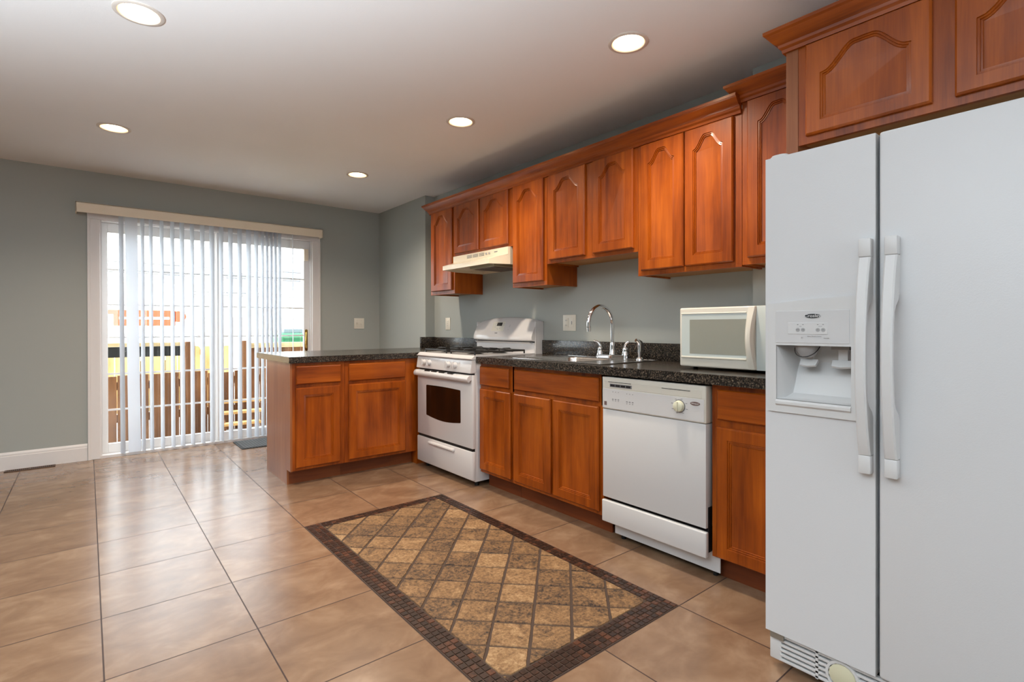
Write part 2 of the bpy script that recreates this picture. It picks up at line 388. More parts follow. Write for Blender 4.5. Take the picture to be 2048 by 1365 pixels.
def glazed(name, x0, x1, gx0, gx1, y0, z0, z1, gz0, gz1):
    r = bpy.data.objects.new(name, None); COL.objects.link(r); r.location = (x0, y0, 0); r['kind'] = 'structure'
    bm = bmesh.new(); y1 = y0+.035
    box(bm, x0, gx0, y0, y1, z0, z1, bev=.003); box(bm, gx1, x1, y0, y1, z0, z1, bev=.003)
    box(bm, gx0, gx1, y0, y1, z0, gz0, bev=.003); box(bm, gx0, gx1, y0, y1, gz1, z1, bev=.003)
    obj('door_frame', bm, 'vinyl', r)
    g = obj('door_glass', B(gx0, gx1, y0+.015, y0+.02, gz0, gz1), 'glass', r)
    bm = bmesh.new()
    for z in (1.632, 1.324, 1.034, .713, .397): box(bm, gx0, gx1, y0+.0095, y0+.0145, z-.008, z+.008)
    obj('muntin_grid', bm, 'vinyl', r)
    return r
glazed('door_1', .096, .985, .139, .936, YB+.085, .022, 2.04, .102, 1.955)
d2 = glazed('door_2', .975, 1.855, 1.022, 1.795, YB+.035, .022, 2.04, .102, 1.955)
yh = YB+.035
bm = bmesh.new(); prism(bm, rrect(1.805, 1.833, .868, 1.098, .012), 'y', yh-.006, yh); hp = obj('door_handle', bm, 'brass', d2, 40)
bm = bmesh.new(); tube(bm, [(1.819, yh-.004, .9), (1.812, yh-.03, .915), (1.806, yh-.036, .95), (1.806, yh-.036, 1.02), (1.812, yh-.03, 1.055), (1.819, yh-.004, 1.07)], .007, 10)
obj('grip', bm, 'brass', hp, 60)
obj('security_latch', B(1.79, 1.835, yh-.028, yh, 1.83, 1.955, bev=.004), 'almond', d2, 40)

# ------------------------------------------------------------------ floor inlay
fl = thing('floor_medallion', 'dark-bordered rectangular tile inlay of tumbled brown stone set diagonally in the beige floor', 'floor inlay', (1.39, 2.1, 0))
IX0, IX1, IY0, IY1 = TX+2*TS, TX+4*TS, TY-8*TS, TY-4*TS
FX0, FX1, FY0, FY1 = 1.028, 1.766, 1.297, 2.916
obj('grout_bed', B(IX0+.002, IX1-.002, IY0+.002, IY1-.002, -.004, .0012), 'mosaic_grout', fl)
def tiles(polys, name, mat, z, inset):
    bm = bmesh.new(); cl = bm.loops.layers.color.new('tile')
    for poly in polys:
        n = len(poly)
        cx = sum(p[0] for p in poly)/n; cy = sum(p[1] for p in poly)/n
        col = (random.random(), random.random(), random.random(), 1)
        d = max(math.hypot(p[0]-cx, p[1]-cy) for p in poly); k = max(.3, 1-inset/d)
        lo = [bm.verts.new((p[0], p[1], .0008)) for p in poly]; hi = [bm.verts.new((cx+(p[0]-cx)*k, cy+(p[1]-cy)*k, z)) for p in poly]
        fs = [bm.faces.new(hi)]+[bm.faces.new((lo[i], lo[(i+1) % n], hi[(i+1) % n], hi[i])) for i in range(n)]
        for f in fs:
            for l in f.loops: l[cl] = col
    return obj(name, bm, mat, fl)
polys = []
def strip(x0, x1, y0, y1, nx, ny):
    dx, dy = (x1-x0)/nx, (y1-y0)/ny; g = .0016
    for i in range(nx):
        for j in range(ny):
            jx, jy = [random.uniform(-.0006, .0006) for _ in range(2)]
            polys.append([(x0+i*dx+g+jx, y0+j*dy+g+jy), (x0+(i+1)*dx-g+jx, y0+j*dy+g+jy), (x0+(i+1)*dx-g+jx, y0+(j+1)*dy-g+jy), (x0+i*dx+g+jx, y0+(j+1)*dy-g+jy)])
strip(IX0+.004, FX0-.004, IY0+.004, IY1-.004, 3, 66); strip(FX1+.004, IX1-.004, IY0+.004, IY1-.004, 3, 66)
strip(FX0-.003, FX1+.003, IY0+.004, FY0-.004, 27, 4); strip(FX0-.003, FX1+.003, FY1+.004, IY1-.004, 27, 3)
tiles(polys, 'mosaic_border', 'mosaic', .0035, .0012)
def clip(poly, f):
    out = []
    for i in range(len(poly)):
        a, b = poly[i], poly[(i+1) % len(poly)]; fa, fb = f(a), f(b)
        if fa >= 0: out.append(a)
        if fa*fb < 0:
            t = fa/(fa-fb); out.append((a[0]+(b[0]-a[0])*t, a[1]+(b[1]-a[1])*t))
    return out
polys = []; s = .1047
for i in range(-12, 30):
    for j in range(-30, 30):
        if (i+j) % 2: continue
        cx, cy = 1.504+i*s, 1.675+s+j*s
        if (i+j) % 2 == 0:
            h = s-.0072+random.uniform(-.0008, .0008)
            p = [(cx, cy-h), (cx+h, cy), (cx, cy+h), (cx-h, cy)]
            q = []
            for k in range(4):
                a, b = p[k], p[(k+1) % 4]
                for tt in (0, .07, .3, .5, .7, .93):
                    q.append((a[0]+(b[0]-a[0])*tt+random.uniform(-.0014, .0014), a[1]+(b[1]-a[1])*tt+random.uniform(-.0014, .0014)))
            for f in (lambda v: v[0]-FX0, lambda v: FX1-v[0], lambda v: v[1]-FY0, lambda v: FY1-v[1]):
                q = clip(q, f)
                if len(q) < 3: break
            if len(q) >= 3: polys.append(q)
tiles(polys, 'stone_field', 'field', .0045, .002)

# ------------------------------------------------------------------ floor register, mat
vr = thing('floor_register', 'bronze slotted floor register beside the white baseboard', 'floor vent', (-.35, 5.61, 0))
bm = bmesh.new(); x0, x1, y0, y1 = -.505, -.205, 5.575, 5.648
for a in ((x0, x1, y0, y0+.012), (x0, x1, y1-.012, y1), (x0, x0+.014, y0, y1), (x1-.014, x1, y0, y1), (-.36, -.35, y0, y1)): box(bm, *a, .0, .005, bev=.0015)
obj('frame', bm, 'vent_brown', vr)
bm = bmesh.new()
for k in range(24):
    x = x0+.02+k*.0118; box(bm, x, x+.004, y0+.011, y1-.011, .0012, .0042)
obj('louvre_grid', bm, 'vent_brown', vr)
obj('duct_opening', B(x0+.01, x1-.01, y0+.01, y1-.01, .0003, .0010), 'black', vr)
dm = thing('door_mat', 'grey diamond-patterned door mat on the floor at the sliding door', 'mat', (1.5, 5.44, 0))
bm = bmesh.new(); prism(bm, rrect(1.11, 1.88, 5.262, 5.628, .02), 'z', .004, .009, bev=.001); obj('mat_surface', bm, 'doormat', dm)
bm = bmesh.new(); prism(bm, rrect(1.095, 1.895, 5.247, 5.643, .025), 'z', 0, .006, bev=.0015); obj('rubber_edge', bm, 'mat_edge', dm)

# ------------------------------------------------------------------ vertical blinds
vb = thing('vertical_blind', 'half-open white vertical blind under an almond valance across the sliding glass door', 'blind', (.94, 5.58, 2.1))
bm = bmesh.new(); box(bm, -.074, 1.947, 5.56, 5.566, 2.075, 2.160, bev=.002); box(bm, -.074, -.068, 5.56, YB, 2.075, 2.160); box(bm, 1.941, 1.947, 5.56, YB, 2.075, 2.160); box(bm, -.074, 1.947, 5.56, YB, 2.154, 2.160)
obj('valance', bm, 'almond', vb)
obj('headrail', B(-.03, 1.92, 5.59, 5.63, 2.09, 2.125, bev=.003), 'vinyl', vb)
proto = None
SL = [(.228, 20), (.298, 88), (.378, 15), (.44, 14), (.52, 14), (.60, 15), (.675, 17), (.755, 14), (.838, 15), (.915, 16), (.995, 15), (1.075, 15), (1.155, 14), (1.235, 17), (1.305, 12), (1.362, 5), (1.405, 3), (1.445, 3), (1.485, 3), (1.525, 4), (1.655, -12)]
for x, deg in SL:
    if proto is None:
        bm = bmesh.new(); n = 8; wv = .0445; pr = []
        for k in range(n+1):
            t = -1+2*k/n; pr.append((t*wv, .004*(1-t*t)))
        pr2 = [(a, b+.0009) for a, b in pr[::-1]]
        prism(bm, pr+pr2, 'z', -2.055, 0)
        me_o = obj('slat', bm, 'slat', None, 30); proto = me_o; o = me_o
    else:
        o = proto.copy(); COL.objects.link(o)
    o.parent = vb; o.location = (x-.94, .03 if True else 0, -.012)
    lean = .013*max(0, (1.1-x))
    o.rotation_euler = (0, lean, math.radians(90+deg))
bm = bmesh.new()
for k in range(170):
    z = 2.08-.008*k
    lathe(bm, [(0, z-.0022), (.0022, z), (0, z+.0022)], (1.605, 5.60, 0), n=6)
    if k < 165: lathe(bm, [(0, z-.0022), (.0022, z), (0, z+.0022)], (1.625, 5.615, 0), n=6)
obj('bead_chain', bm, 'grey_plastic', vb)
bm = bmesh.new(); tube(bm, [(1.725, 5.60, 2.08), (1.725, 5.60, 1.2), (1.727, 5.603, .75)], .0014, 6); tube(bm, [(1.727, 5.603, .75), (1.727, 5.603, .70)], .008, 10); obj('pull_cord', bm, 'vinyl', vb)

# ------------------------------------------------------------------ recessed lights
LB = ['recessed ceiling light in the top left corner, nearest the camera', 'recessed ceiling light on the left, above the blind', 'recessed ceiling light at upper right, nearest the tall cabinets', 'middle of the three recessed lights over the kitchen run', 'smallest recessed light, nearest the back corner by the blind']
rl0 = None
for i, (x, y) in enumerate(LIGHTS):
    if rl0 is None:
        r = thing('recessed_light', LB[i], 'ceiling light', (x, y, H), 'recessed lights in the ceiling'); rl0 = r
        bm = bmesh.new(); lathe(bm, [(.073, .004), (.092, .0), (.0925, -.003), (.088, -.006), (.076, -.006), (.072, -.002), (.0725, .004)], (x, y, H), n=48)
        obj('trim_ring', bm, 'canrim', r, 40)
        bm = bmesh.new(); lathe(bm, [(.0725, -.002), (.068, .012), (.062, .045), (.058, .075), (0, .08), (0, .083), (.06, .078), (.0735, .02)], (x, y, H), n=48); obj('reflector', bm, 'can', r, 60)
        bm = bmesh.new(); lathe(bm, [(0, .006), (.02, .007), (.036, .012), (.046, .021), (.049, .031), (.043, .046), (.028, .07), (0, .075)], (x, y, H), n=36); obj('bulb', bm, 'bulb', r, 60)
    else:
        r = rl0.copy(); COL.objects.link(r); r.location = (x, y, H); r['label'] = LB[i]
        for ch in list(rl0.children):
            if ch.type == 'MESH': c = ch.copy(); COL.objects.link(c); c.parent = r
    ld = bpy.data.lights.new('downlight_lamp', 'SPOT'); ld.energy = 74; ld.color = (1, .85, .68); ld.spot_size = math.radians(140); ld.spot_blend = .9; ld.shadow_soft_size = .045
    lo = bpy.data.objects.new('downlight_lamp', ld); COL.objects.link(lo); lo.location = (x, y, H-.008)

# ------------------------------------------------------------------ cabinetry helpers
def mapper(face):
    k, c = face   # ('X', x): surface looks towards -X, a=Y ; ('Y', y): looks towards -Y, a=X
    if k == 'X': return lambda a, b, n: Vector((c-n, a, b))
    return lambda a, b, n: Vector((a, c-n, b))
def panel_door(name, face, a0, a1, b0, b1, parent, arch=0, mat='wood_z', thick=.019):
    """door with stepped frame-and-panel; front surface at n=thick"""
    mp = mapper(face); W = a1-a0; Hh = b1-b0; fr = min(.052, W*.19)
    rail_b = .052 if Hh > .35 else .045; top = .044 if arch else .052
    N = 28
    path = [(fr, rail_b), (W-fr, rail_b)]
    if arch:
        sh = Hh-top-arch
        path.append((W-fr, sh))
        for k in range(1, N):
            t = k/N; x = W-fr-(W-2*fr)*t
            v_ = 1-abs(2*t-1); q_ = min(1, max(0, (v_-.10)/.68)); hgt = arch*(.84*q_*q_*(3-2*q_)+.16*(1-(1-v_)**2))
            path.append((x, sh+hgt))
        path.append((fr, sh))
    else: path += [(W-fr, Hh-top), (fr, Hh-top)]
    n = len(path)
    def offs(d):
        out = []
        for i in range(n):
            p0, p1, p2 = [Vector(path[(i+k) % n]) for k in (-1, 0, 1)]
            e1 = (p1-p0).normalized(); e2 = (p2-p1).normalized()
            n1 = Vector((-e1.y, e1.x)); n2 = Vector((-e2.y, e2.x)); m = (n1+n2); m = m/ max(.35, m.dot(n1)) if m.length > 1e-6 else n1
            out.append(tuple(p1+m*d))
        return out
    bm = bmesh.new(); e = .006
    def ring(pts, h): return [bm.verts.new(mp(a0+x, b0+y, h)) for x, y in pts]
    def outer(ins):
        o = [(ins, ins), (W-ins, ins), (W-ins, Hh-ins)]
        if arch:
            for k in range(1, N): o.append((W-ins-(W-2*ins)*k/N, Hh-ins))
        o.append((ins, Hh-ins)); return o
    back = ring(outer(0), 0); side = ring(outer(0), thick-.007); front = ring(outer(e), thick)
    rings = [back, side, front]
    for d, h in ((0, thick), (.0012, thick-.0042), (.0075, thick-.0026), (.0088, thick-.0072), (.0145, thick-.0060), (.0160, thick-.0105), (.019, thick-.0112)):
        rings.append(ring(offs(d), h))
    for A, Bq in zip(rings, rings[1:]):
        for k in range(n): bm.faces.new((A[k], A[(k+1) % n], Bq[(k+1) % n], Bq[k]))
    bm.faces.new(rings[-1]); bm.faces.new(back[::-1])
    return obj(name, bm, mat, parent, 25)
def slab(name, face, a0, a1, b0, b1, parent, mat, thick=.019, e=.007):
    mp = mapper(face); bm = bmesh.new(); rs = []
    for i, h in ((0, 0), (0, thick-.008), (e*.6, thick-.002), (e, thick)):
        rs.append([bm.verts.new(mp(x, y, h)) for x, y in ((a0+i, b0+i), (a1-i, b0+i), (a1-i, b1-i), (a0+i, b1-i))])
    for A, Bq in zip(rs, rs[1:]):
        for k in range(4): bm.faces.new((A[k], A[(k+1) % 4], Bq[(k+1) % 4], Bq[k]))
    bm.faces.new(rs[-1]); bm.faces.new(rs[0][::-1]); return obj(name, bm, mat, parent, 15)

# ------------------------------------------------------------------ base cabinets
XB = 2.141; PY = 3.797
def base_body(r, x0, x1, y0, y1, face, kick):
    """hollow carcass with kick recess"""
    bm = bmesh.new()
    if face == 'X':
        box(bm, x0, x1, y0, y1, .108, .868, bev=.001)
        obj('cabinet_body', bm, 'wood_z', r)
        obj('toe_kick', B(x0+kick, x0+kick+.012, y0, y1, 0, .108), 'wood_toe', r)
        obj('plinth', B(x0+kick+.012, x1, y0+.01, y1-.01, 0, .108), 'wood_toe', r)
    else:
        box(bm, x0, x1, y0, y1, .108, .868, bev=.001)
        obj('cabinet_body', bm, 'wood_z', r)
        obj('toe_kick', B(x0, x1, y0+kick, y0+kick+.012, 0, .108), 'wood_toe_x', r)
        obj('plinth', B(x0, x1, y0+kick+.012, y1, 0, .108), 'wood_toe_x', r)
r = thing('base_cabinet', 'narrow base cabinet with one drawer and one door, right beside the stove', 'cabinet', (2.4, 2.79, 0))
base_body(r, XB, XW-.003, 2.612, 2.966, 'X', .072)
slab('drawer', ('X', XB), 2.638, 2.958, .718, .847, r, 'wood_y'); panel_door('door', ('X', XB), 2.622, 2.958, .129, .692, r)
r = thing('base_cabinet', 'wide sink base cabinet with a false drawer front over two doors, between stove and dishwasher', 'cabinet', (2.4, 2.23, 0))
bm = bmesh.new(); box(bm, XB, XW-.003, 1.845, 2.610, .108, .70, bev=.001); box(bm, XB, 2.155, 1.845, 2.61, .70, .868); box(bm, XB, XW-.003, 1.845, 1.86, .70, .868); box(bm, XB, XW-.003, 2.595, 2.61, .70, .868)
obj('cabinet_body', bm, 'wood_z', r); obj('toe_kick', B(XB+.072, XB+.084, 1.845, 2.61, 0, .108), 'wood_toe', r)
slab('false_drawer_front', ('X', XB), 1.869, 2.582, .718, .847, r, 'wood_y')
panel_door('door', ('X', XB), 2.245, 2.585, .129, .692, r); panel_door('door', ('X', XB), 1.870, 2.221, .129, .692, r)
r = thing('base_cabinet', 'base cabinet with drawer over door between the dishwasher and the refrigerator', 'cabinet', (2.4, 1.05, 0))
base_body(r, XB, XJ-.003, .903, 1.222, 'X', .072)
slab('drawer', ('X', XB), .92, 1.192, .718, .847, r, 'wood_y'); panel_door('door', ('X', XB), .92, 1.196, .114, .685, r)
# peninsula
r = thing('base_cabinet', 'end unit of the peninsula, with a drawer over a narrow door beside the end panel', 'cabinet', (1.3, 4.1, 0))
base_body(r, 1.112, 1.486, PY, 4.40, 'Y', .085)
slab('drawer', ('Y', PY), 1.137, 1.457, .718, .847, r, 'wood_x'); panel_door('door', ('Y', PY), 1.135, 1.45, .129, .692, r)
bm = bmesh.new(); prism(bm, [(PY-.001, .868), (4.405, .868), (4.405, 0), (PY+.083, 0), (PY+.083, .106), (PY-.001, .106)], 'x', 1.098, 1.112); obj('end_panel', bm, 'wood_panel', r)
r = thing('base_cabinet', 'wider peninsula cabinet with a drawer over a broad door, beside the stove', 'cabinet', (1.8, 4.1, 0))
base_body(r, 1.487, 2.09, PY, 4.40, 'Y', .085)
slab('drawer', ('Y', PY), 1.518, 1.985, .718, .847, r, 'wood_x'); panel_door('door', ('Y', PY), 1.518, 1.985, .129, .692, r)
r = thing('base_cabinet', 'corner cabinet filling the angle between the peninsula and the stove', 'cabinet', (2.4, 4.1, 0))
obj('cabinet_body', B(2.092, XF-.003, PY, 4.40, 0, .868), 'wood_z', r)

# ------------------------------------------------------------------ countertops
CT0, CT1 = .870, .914
r = thing('countertop', 'dark speckled laminate countertop over the peninsula and corner', 'countertop', (1.8, 4.2, .87))
bm = bmesh.new(); prism(bm, [(1.0845, 3.768), (XW-.002, 3.768), (XW-.002, YJ-.002), (XF-.002, YJ-.002), (XF-.002, 4.668), (1.0845, 4.668)], 'z', CT0, CT1, bev=.003); obj('worktop', bm, 'counter', r, 30)
bm = bmesh.new(); box(bm, XW-.022, XW-.002, 3.75, YJ-.024, CT1, 1.020, bev=.002); box(bm, 2.575, XW-.002, YJ-.023, YJ-.002, CT1, 1.022, bev=.002); obj('backsplash', bm, 'counter', r, 30)
r = thing('countertop', 'dark speckled laminate countertop holding the sink and the microwave', 'countertop', (2.4, 1.9, .87))
bm = bmesh.new(); SX0, SX1, SY0, SY1 = 2.165, 2.64, 1.90, 2.60
box(bm, 2.0995, SX0, .903, 2.966, CT0, CT1); box(bm, SX1, XJ-.002, .903, 2.966, CT0, CT1); box(bm, XJ-.002, XW-.002, YJ2+.002, 2.966, CT0, CT1)
box(bm, SX0, SX1, SY1, 2.966, CT0, CT1); box(bm, SX0, SX1, .903, SY0, CT0, CT1)
bmesh.ops.remove_doubles(bm, verts=bm.verts[:], dist=.0005)
obj('worktop', bm, 'counter', r, 30)
bm = bmesh.new(); box(bm, XW-.022, XW-.002, YJ2+.002, 2.966, CT1, 1.020, bev=.002); box(bm, XJ-.022, XJ-.002, .903, YJ2+.02, CT1, 1.02, bev=.002); obj('backsplash', bm, 'counter', r, 30)

# ------------------------------------------------------------------ wall cabinets
XU = 2.448
def wall_cab(label, y0, y1, z0, z1, doors, back=XW-.003, under=True):
    r = thing('wall_cabinet', label, 'cabinet', ((XU+back)/2, (y0+y1)/2, z0))
    bm = bmesh.new(); box(bm, XU, back, y0, y1, z0+.014, z1, bev=.0008)
    box(bm, XU, XU+.019, y0, y1, z0, z0+.014); box(bm, XU+.019, back, y0, y0+.014, z0, z0+.014); box(bm, XU+.019, back, y1-.014, y1, z0, z0+.014)
    obj('cabinet_body', bm, 'wood_z', r)
    obj('underside', B(XU+.019, back, y0+.014, y1-.014, z0+.010, z0+.0135), 'wood_under', r)
    for a0, a1, b0, b1, ar in doors: panel_door('door', ('X', XU), a0, a1, b0, b1, r, arch=ar)
    return r
wall_cab('narrow wall cabinet at the left end of the row, left of the range hood', 3.768, 4.168, 1.411, 2.175, [(3.798, 4.135, 1.441, 2.152, .068)])
wall_cab('short two-door wall cabinet directly above the range hood', 2.985, 3.766, 1.722, 2.175, [(3.405, 3.754, 1.745, 2.152, .068), (3.025, 3.374, 1.745, 2.152, .068)])
wall_cab('single-door wall cabinet just right of the range hood', 2.613, 2.983, 1.411, 2.175, [(2.64, 2.967, 1.441, 2.152, .068)])
wall_cab('two-door wall cabinet with raised bottom above the sink', 1.853, 2.611, 1.552, 2.175, [(2.254, 2.582, 1.576, 2.15, .068), (1.878, 2.186, 1.576, 2.15, .068)])
wall_cab('long two-door wall cabinet above the dishwasher', 1.243, 1.851, 1.411, 2.172, [(1.552, 1.824, 1.439, 2.146, .068), (1.28, 1.545, 1.439, 2.146, .068)])
r6 = wall_cab('tallest wall cabinet, partly hidden behind the refrigerator top', .903, 1.241, 1.419, 2.225, [(.925, 1.211, 1.451, 2.195, .068)], back=XJ-.003)

CROWN = [(0, 0), (.010, 0), (.012, .012), (.020, .020), (.022, .030), (.036, .040), (.050, .058), (.054, .066), (.062, .072), (.062, .084), (0, .084)]
def crown(parent, name, pts, z0, label=None, sc_=1.0):
    """crown swept along plan polyline pts (outside to the left of the travel direction), mitred"""
    bm = bmesh.new(); pts = [Vector(p) for p in pts]; rings = []
    for i, p in enumerate(pts):
        if i == 0: d1 = d2 = (pts[1]-p).normalized()
        elif i == len(pts)-1: d1 = d2 = (p-pts[i-1]).normalized()
        else: d1 = (p-pts[i-1]).normalized(); d2 = (pts[i+1]-p).normalized()
        n1 = Vector((-d1.y, d1.x)); n2 = Vector((-d2.y, d2.x)); m = n1+n2; m = m/m.dot(n1)
        rings.append([bm.verts.new((p.x+m.x*o*sc_, p.y+m.y*o*sc_, z0+h*sc_)) for o, h in CROWN])
    n = len(CROWN)
    for A, Bq in zip(rings, rings[1:]):
        for k in range(n): bm.faces.new((A[k], A[(k+1) % n], Bq[(k+1) % n], Bq[k]))
    bm.faces.new(rings[0]); bm.faces.new(rings[-1][::-1])
    return obj(name, bm, 'wood_y', parent, 20)
rc = thing('crown_molding', 'long stained wood crown molding along the tops of the wall cabinets', 'molding', (2.42, 2.7, 2.15))
crown(rc, 'molding', [(XU-.001, 1.243), (XU-.001, 4.169), (XW-.003, 4.169)], 2.150)
crown(r6, 'crown_molding', [(XU-.001, .903), (XU-.001, 1.2425), (XJ-.003, 1.2425)], 2.198)
# refrigerator cabinet
r = thing('wall_cabinet', 'deep two-door cabinet above the refrigerator, near the ceiling', 'cabinet', (2.4, .4, 1.82))
FXc = 2.13
bm = bmesh.new(); box(bm, FXc, XJ-.003, -.06, .858, 1.832, 2.225); box(bm, FXc, FXc+.019, -.06, .858, 1.818, 1.832); obj('cabinet_body', bm, 'wood_z', r)
obj('underside', B(FXc+.019, XJ-.003, -.05, .85, 1.829, 1.8315), 'wood_under', r)
panel_door('door', ('X', FXc), .447, .828, 1.846, 2.19, r, arch=.08); panel_door('door', ('X', FXc), .008, .389, 1.846, 2.19, r, arch=.08)
obj('side_panel', B(FXc-.002, XJ-.003, .8585, .9025, 0, 2.225, bev=.001), 'wood_panel', r)
crown(r, 'crown_molding', [(FXc-.003, -.06), (FXc-.003, .903), (XU-.07, .903)], 2.192, sc_=1.0)

# ------------------------------------------------------------------ range
rg = thing('gas_range', 'white freestanding gas range with black grates', 'stove', (2.4, 3.36, 0))
RY0, RY1 = 2.976, 3.737
bm = bmesh.new(); box(bm, 2.10, 2.70, RY0, RY1, .035, .895, bev=.003); obj('oven_body', bm, 'white_stove', rg, 30)
for x in (2.14, 2.65):
    for y in (RY0+.04, RY1-.04):
        bm = bmesh.new(); lathe(bm, [(0, 0), (.016, 0), (.016, .035), (0, .035)], (x, y, 0), n=12); obj('levelling_foot', bm, 'black', rg)
# cooktop
bm = bmesh.new(); prism(bm, [(2.062, .899), (2.070, .902), (2.092, .921), (2.60, .921), (2.66, .921), (2.66, .892), (2.066, .892)], 'y', RY0-.004, RY1+.004, bev=.0015); ct = obj('cooktop', bm, 'white_stove', rg, 30)
# control panel
bm = bmesh.new(); prism(bm, [(2.072, .886), (2.058, .797), (2.11, .797), (2.11, .890), (2.078, .890)], 'y', RY0-.002, RY1+.002, bev=.003); cp = obj('control_panel', bm, 'white_stove', rg, 30)
for y in (3.615, 3.535, 3.262, 3.172):
    bm = bmesh.new(); lathe(bm, [(0, -.024), (.017, -.022), (.021, -.006), (.022, .004), (0, .006)], (2.062, y, .846), 'x', 20); box(bm, 2.032, 2.046, y-.006, y+.006, .822, .872, bev=.003)
    obj('burner_knob', bm, 'white_stove', cp, 40)
obj('gap_shadow', B(2.085, 2.105, RY0+.006, RY1-.006, .782, .799), 'black', rg)
# oven door
bm = bmesh.new(); box(bm, 2.072, 2.098, RY0-.008, RY1+.006, .270, .785, bev=.005); od = obj('oven_door', bm, 'white_stove', rg, 30)
wp = []
for k in range(17):
    t = k/16; wp.append((3.120+.477*t, .432-.020*math.sin(PI*t)))
wp += [(3.600, .440), (3.600, .662), (3.594, .668)]+[(3.594-(3.594-3.126)*k/8, .668+.004*math.sin(PI*k/8)) for k in range(1, 9)]+[(3.118, .662), (3.117, .440)]
bm = bmesh.new(); prism(bm, wp, 'x', 2.0695, 2.073); obj('oven_window', bm, 'glass_dark', od)
bm = bmesh.new(); hp = [(2.072, .785), (2.060, .784), (2.042, .776), (2.034, .762), (2.034, .748), (2.040, .738), (2.052, .734), (2.058, .742), (2.072, .752)]
prism(bm, hp, 'y', RY0+.002, RY1+.006, bev=.002); dh = obj('door_handle', bm, 'white_stove', od, 50)
for y in (3.55, 3.45, 3.34, 3.22): obj('vent_slot', B(2.046, 2.066, y-.036, y+.036, .7785, .7862), 'black', od)
bm = bmesh.new(); box(bm, 2.068, 2.098, RY0-.008, RY1+.006, .052, .250, bev=.006); dr = obj('storage_drawer', bm, 'white_stove', rg, 30)
bm = bmesh.new(); prism(bm, [(2.068, .236), (2.048, .232), (2.046, .222), (2.055, .216), (2.068, .222)], 'y', 3.19, 3.55, bev=.002); obj('drawer_pull', bm, 'white_stove', dr, 40)
obj('drawer_gap', B(2.08, 2.10, RY0+.003, RY1-.003, .248, .272), 'black', rg)
# burners and grates
for (cy) in (3.17, 3.545):
    bm = bmesh.new(); z = .947
    x0, x1, y0, y1 = 2.125, 2.585, cy-.155, cy+.155
    gr = []
    for xc in (2.235, 2.47):
        for yy in (y0, y1):
            pass
    for (a, b_) in (((x0, y0), (x1, y0)), ((x0, y1), (x1, y1)), ((x0, y0), (x0, y1)), ((x1, y0), (x1, y1)), (((x0+x1)/2, y0), ((x0+x1)/2, y1))):
        tube(bm, [(a[0], a[1], z-.004), (b_[0], b_[1], z-.004)], .0075, 6)
    for xc in (2.24, 2.47):
        for k in range(4):
            a = PI/2*k; dx, dy = math.cos(a), math.sin(a)
            ex = .115 if k % 2 == 0 else .155
            tube(bm, [(xc+dx*ex, cy+dy*ex, z-.006), (xc+dx*ex*.8, cy+dy*ex*.8, z+.004), (xc+dx*.035, cy+dy*.035, z+.006)], [.008, .010, .007], 6)
    for x in (x0, x1):
        for y in (y0, y1): tube(bm, [(x, y, .921), (x, y, z)], .006, 6)
    obj('grate', bm, 'iron', rg, 40)
    for xc in (2.24, 2.47):
        bm = bmesh.new(); lathe(bm, [(0, .9205), (.062, .9212), (.045, .926), (.038, .928), (.038, .936), (.03, .940), (0, .941)], (xc, cy, 0), n=24); obj('burner', bm, 'iron', rg, 40)
# backguard
bm = bmesh.new(); prism(bm, [(2.655, .895), (2.72, .895), (2.72, 1.005), (2.655, 1.0)], 'y', RY0+.002, RY1-.002); obj('backguard_base', bm, 'white_stove', rg, 30)
bm = bmesh.new(); box(bm, 2.66, 2.73, RY0+.004, RY1-.004, .995, 1.02); obj('vent_slot', bm, 'black', rg)
bm = bmesh.new(); prism(bm, [(2.632, 1.003), (2.70, 1.003), (2.70, .992), (2.645, .990)], 'y', RY0+.03, RY1-.004, bev=.001); obj('vent_lip', bm, 'white_stove', rg, 30)
bm = bmesh.new(); NS = 18; rows = []
for k in range(NS+1):
    t = k/NS; y = RY0-.002+(RY1-RY0+.004)*t; q = 4*t*(1-t); top = 1.168+.034*q**.8; bul = .02*q**.5
    rows.append([bm.verts.new(v) for v in ((2.742, y, 1.010), (2.742, y, top-.004), (2.712, y, top), (2.690, y, top-.006), (2.668, y, top-.024), (2.628-bul*.5, y, 1.062), (2.622-bul, y, 1.040), (2.624-bul, y, 1.020), (2.640-bul, y, 1.010))])
for A, Bq in zip(rows, rows[1:]):
    for k in range(9): bm.faces.new((A[k], A[(k+1) % 9], Bq[(k+1) % 9], Bq[k]))
bm.faces.new(rows[0]); bm.faces.new(rows[-1][::-1]); bk = obj('backguard', bm, 'white_stove', rg, 40)
bm = bmesh.new(); prism(bm, [(RY0-.003, .90), (RY0-.003, 1.165), (RY0-.012, 1.15), (RY0-.012, .90)], 'x', 2.672, 2.744); 
bm.free(); bm = B(2.66, 2.744, RY0-.006, RY0+.003, .88, 1.165, bev=.002); obj('backguard_end', bm, 'white_stove', rg)
bm = B(2.66, 2.744, RY1-.003, RY1+.006, .88, 1.165, bev=.002); obj('backguard_end', bm, 'white_stove', rg)
def bgp(y0, y1, z0, z1, name, mat, lift):
    # plate lying on the sloped backguard face
    bm = bmesh.new()
    def fx(y, z):
        t = (y-RY0)/(RY1-RY0); q = 4*t*(1-t); b_ = .02*q**.5; ztop = 1.168+.034*q**.8-.024
        s_ = (z-1.062)/(ztop-1.062); return (2.628-b_*.5)*(1-s_)+2.668*s_-lift
    q = [(y0, z0), (y1, z0), (y1, z1), (y0, z1)]
    A = [bm.verts.new((fx(y, z), y, z)) for y, z in q]; C_ = [bm.verts.new((fx(y, z)+lift+.004, y, z)) for y, z in q]
    bm.faces.new(A); bm.faces.new(C_[::-1])
    for k in range(4): bm.faces.new((A[k], A[(k+1) % 4], C_[(k+1) % 4], C_[k]))
    return obj(name, bm, mat, bk)
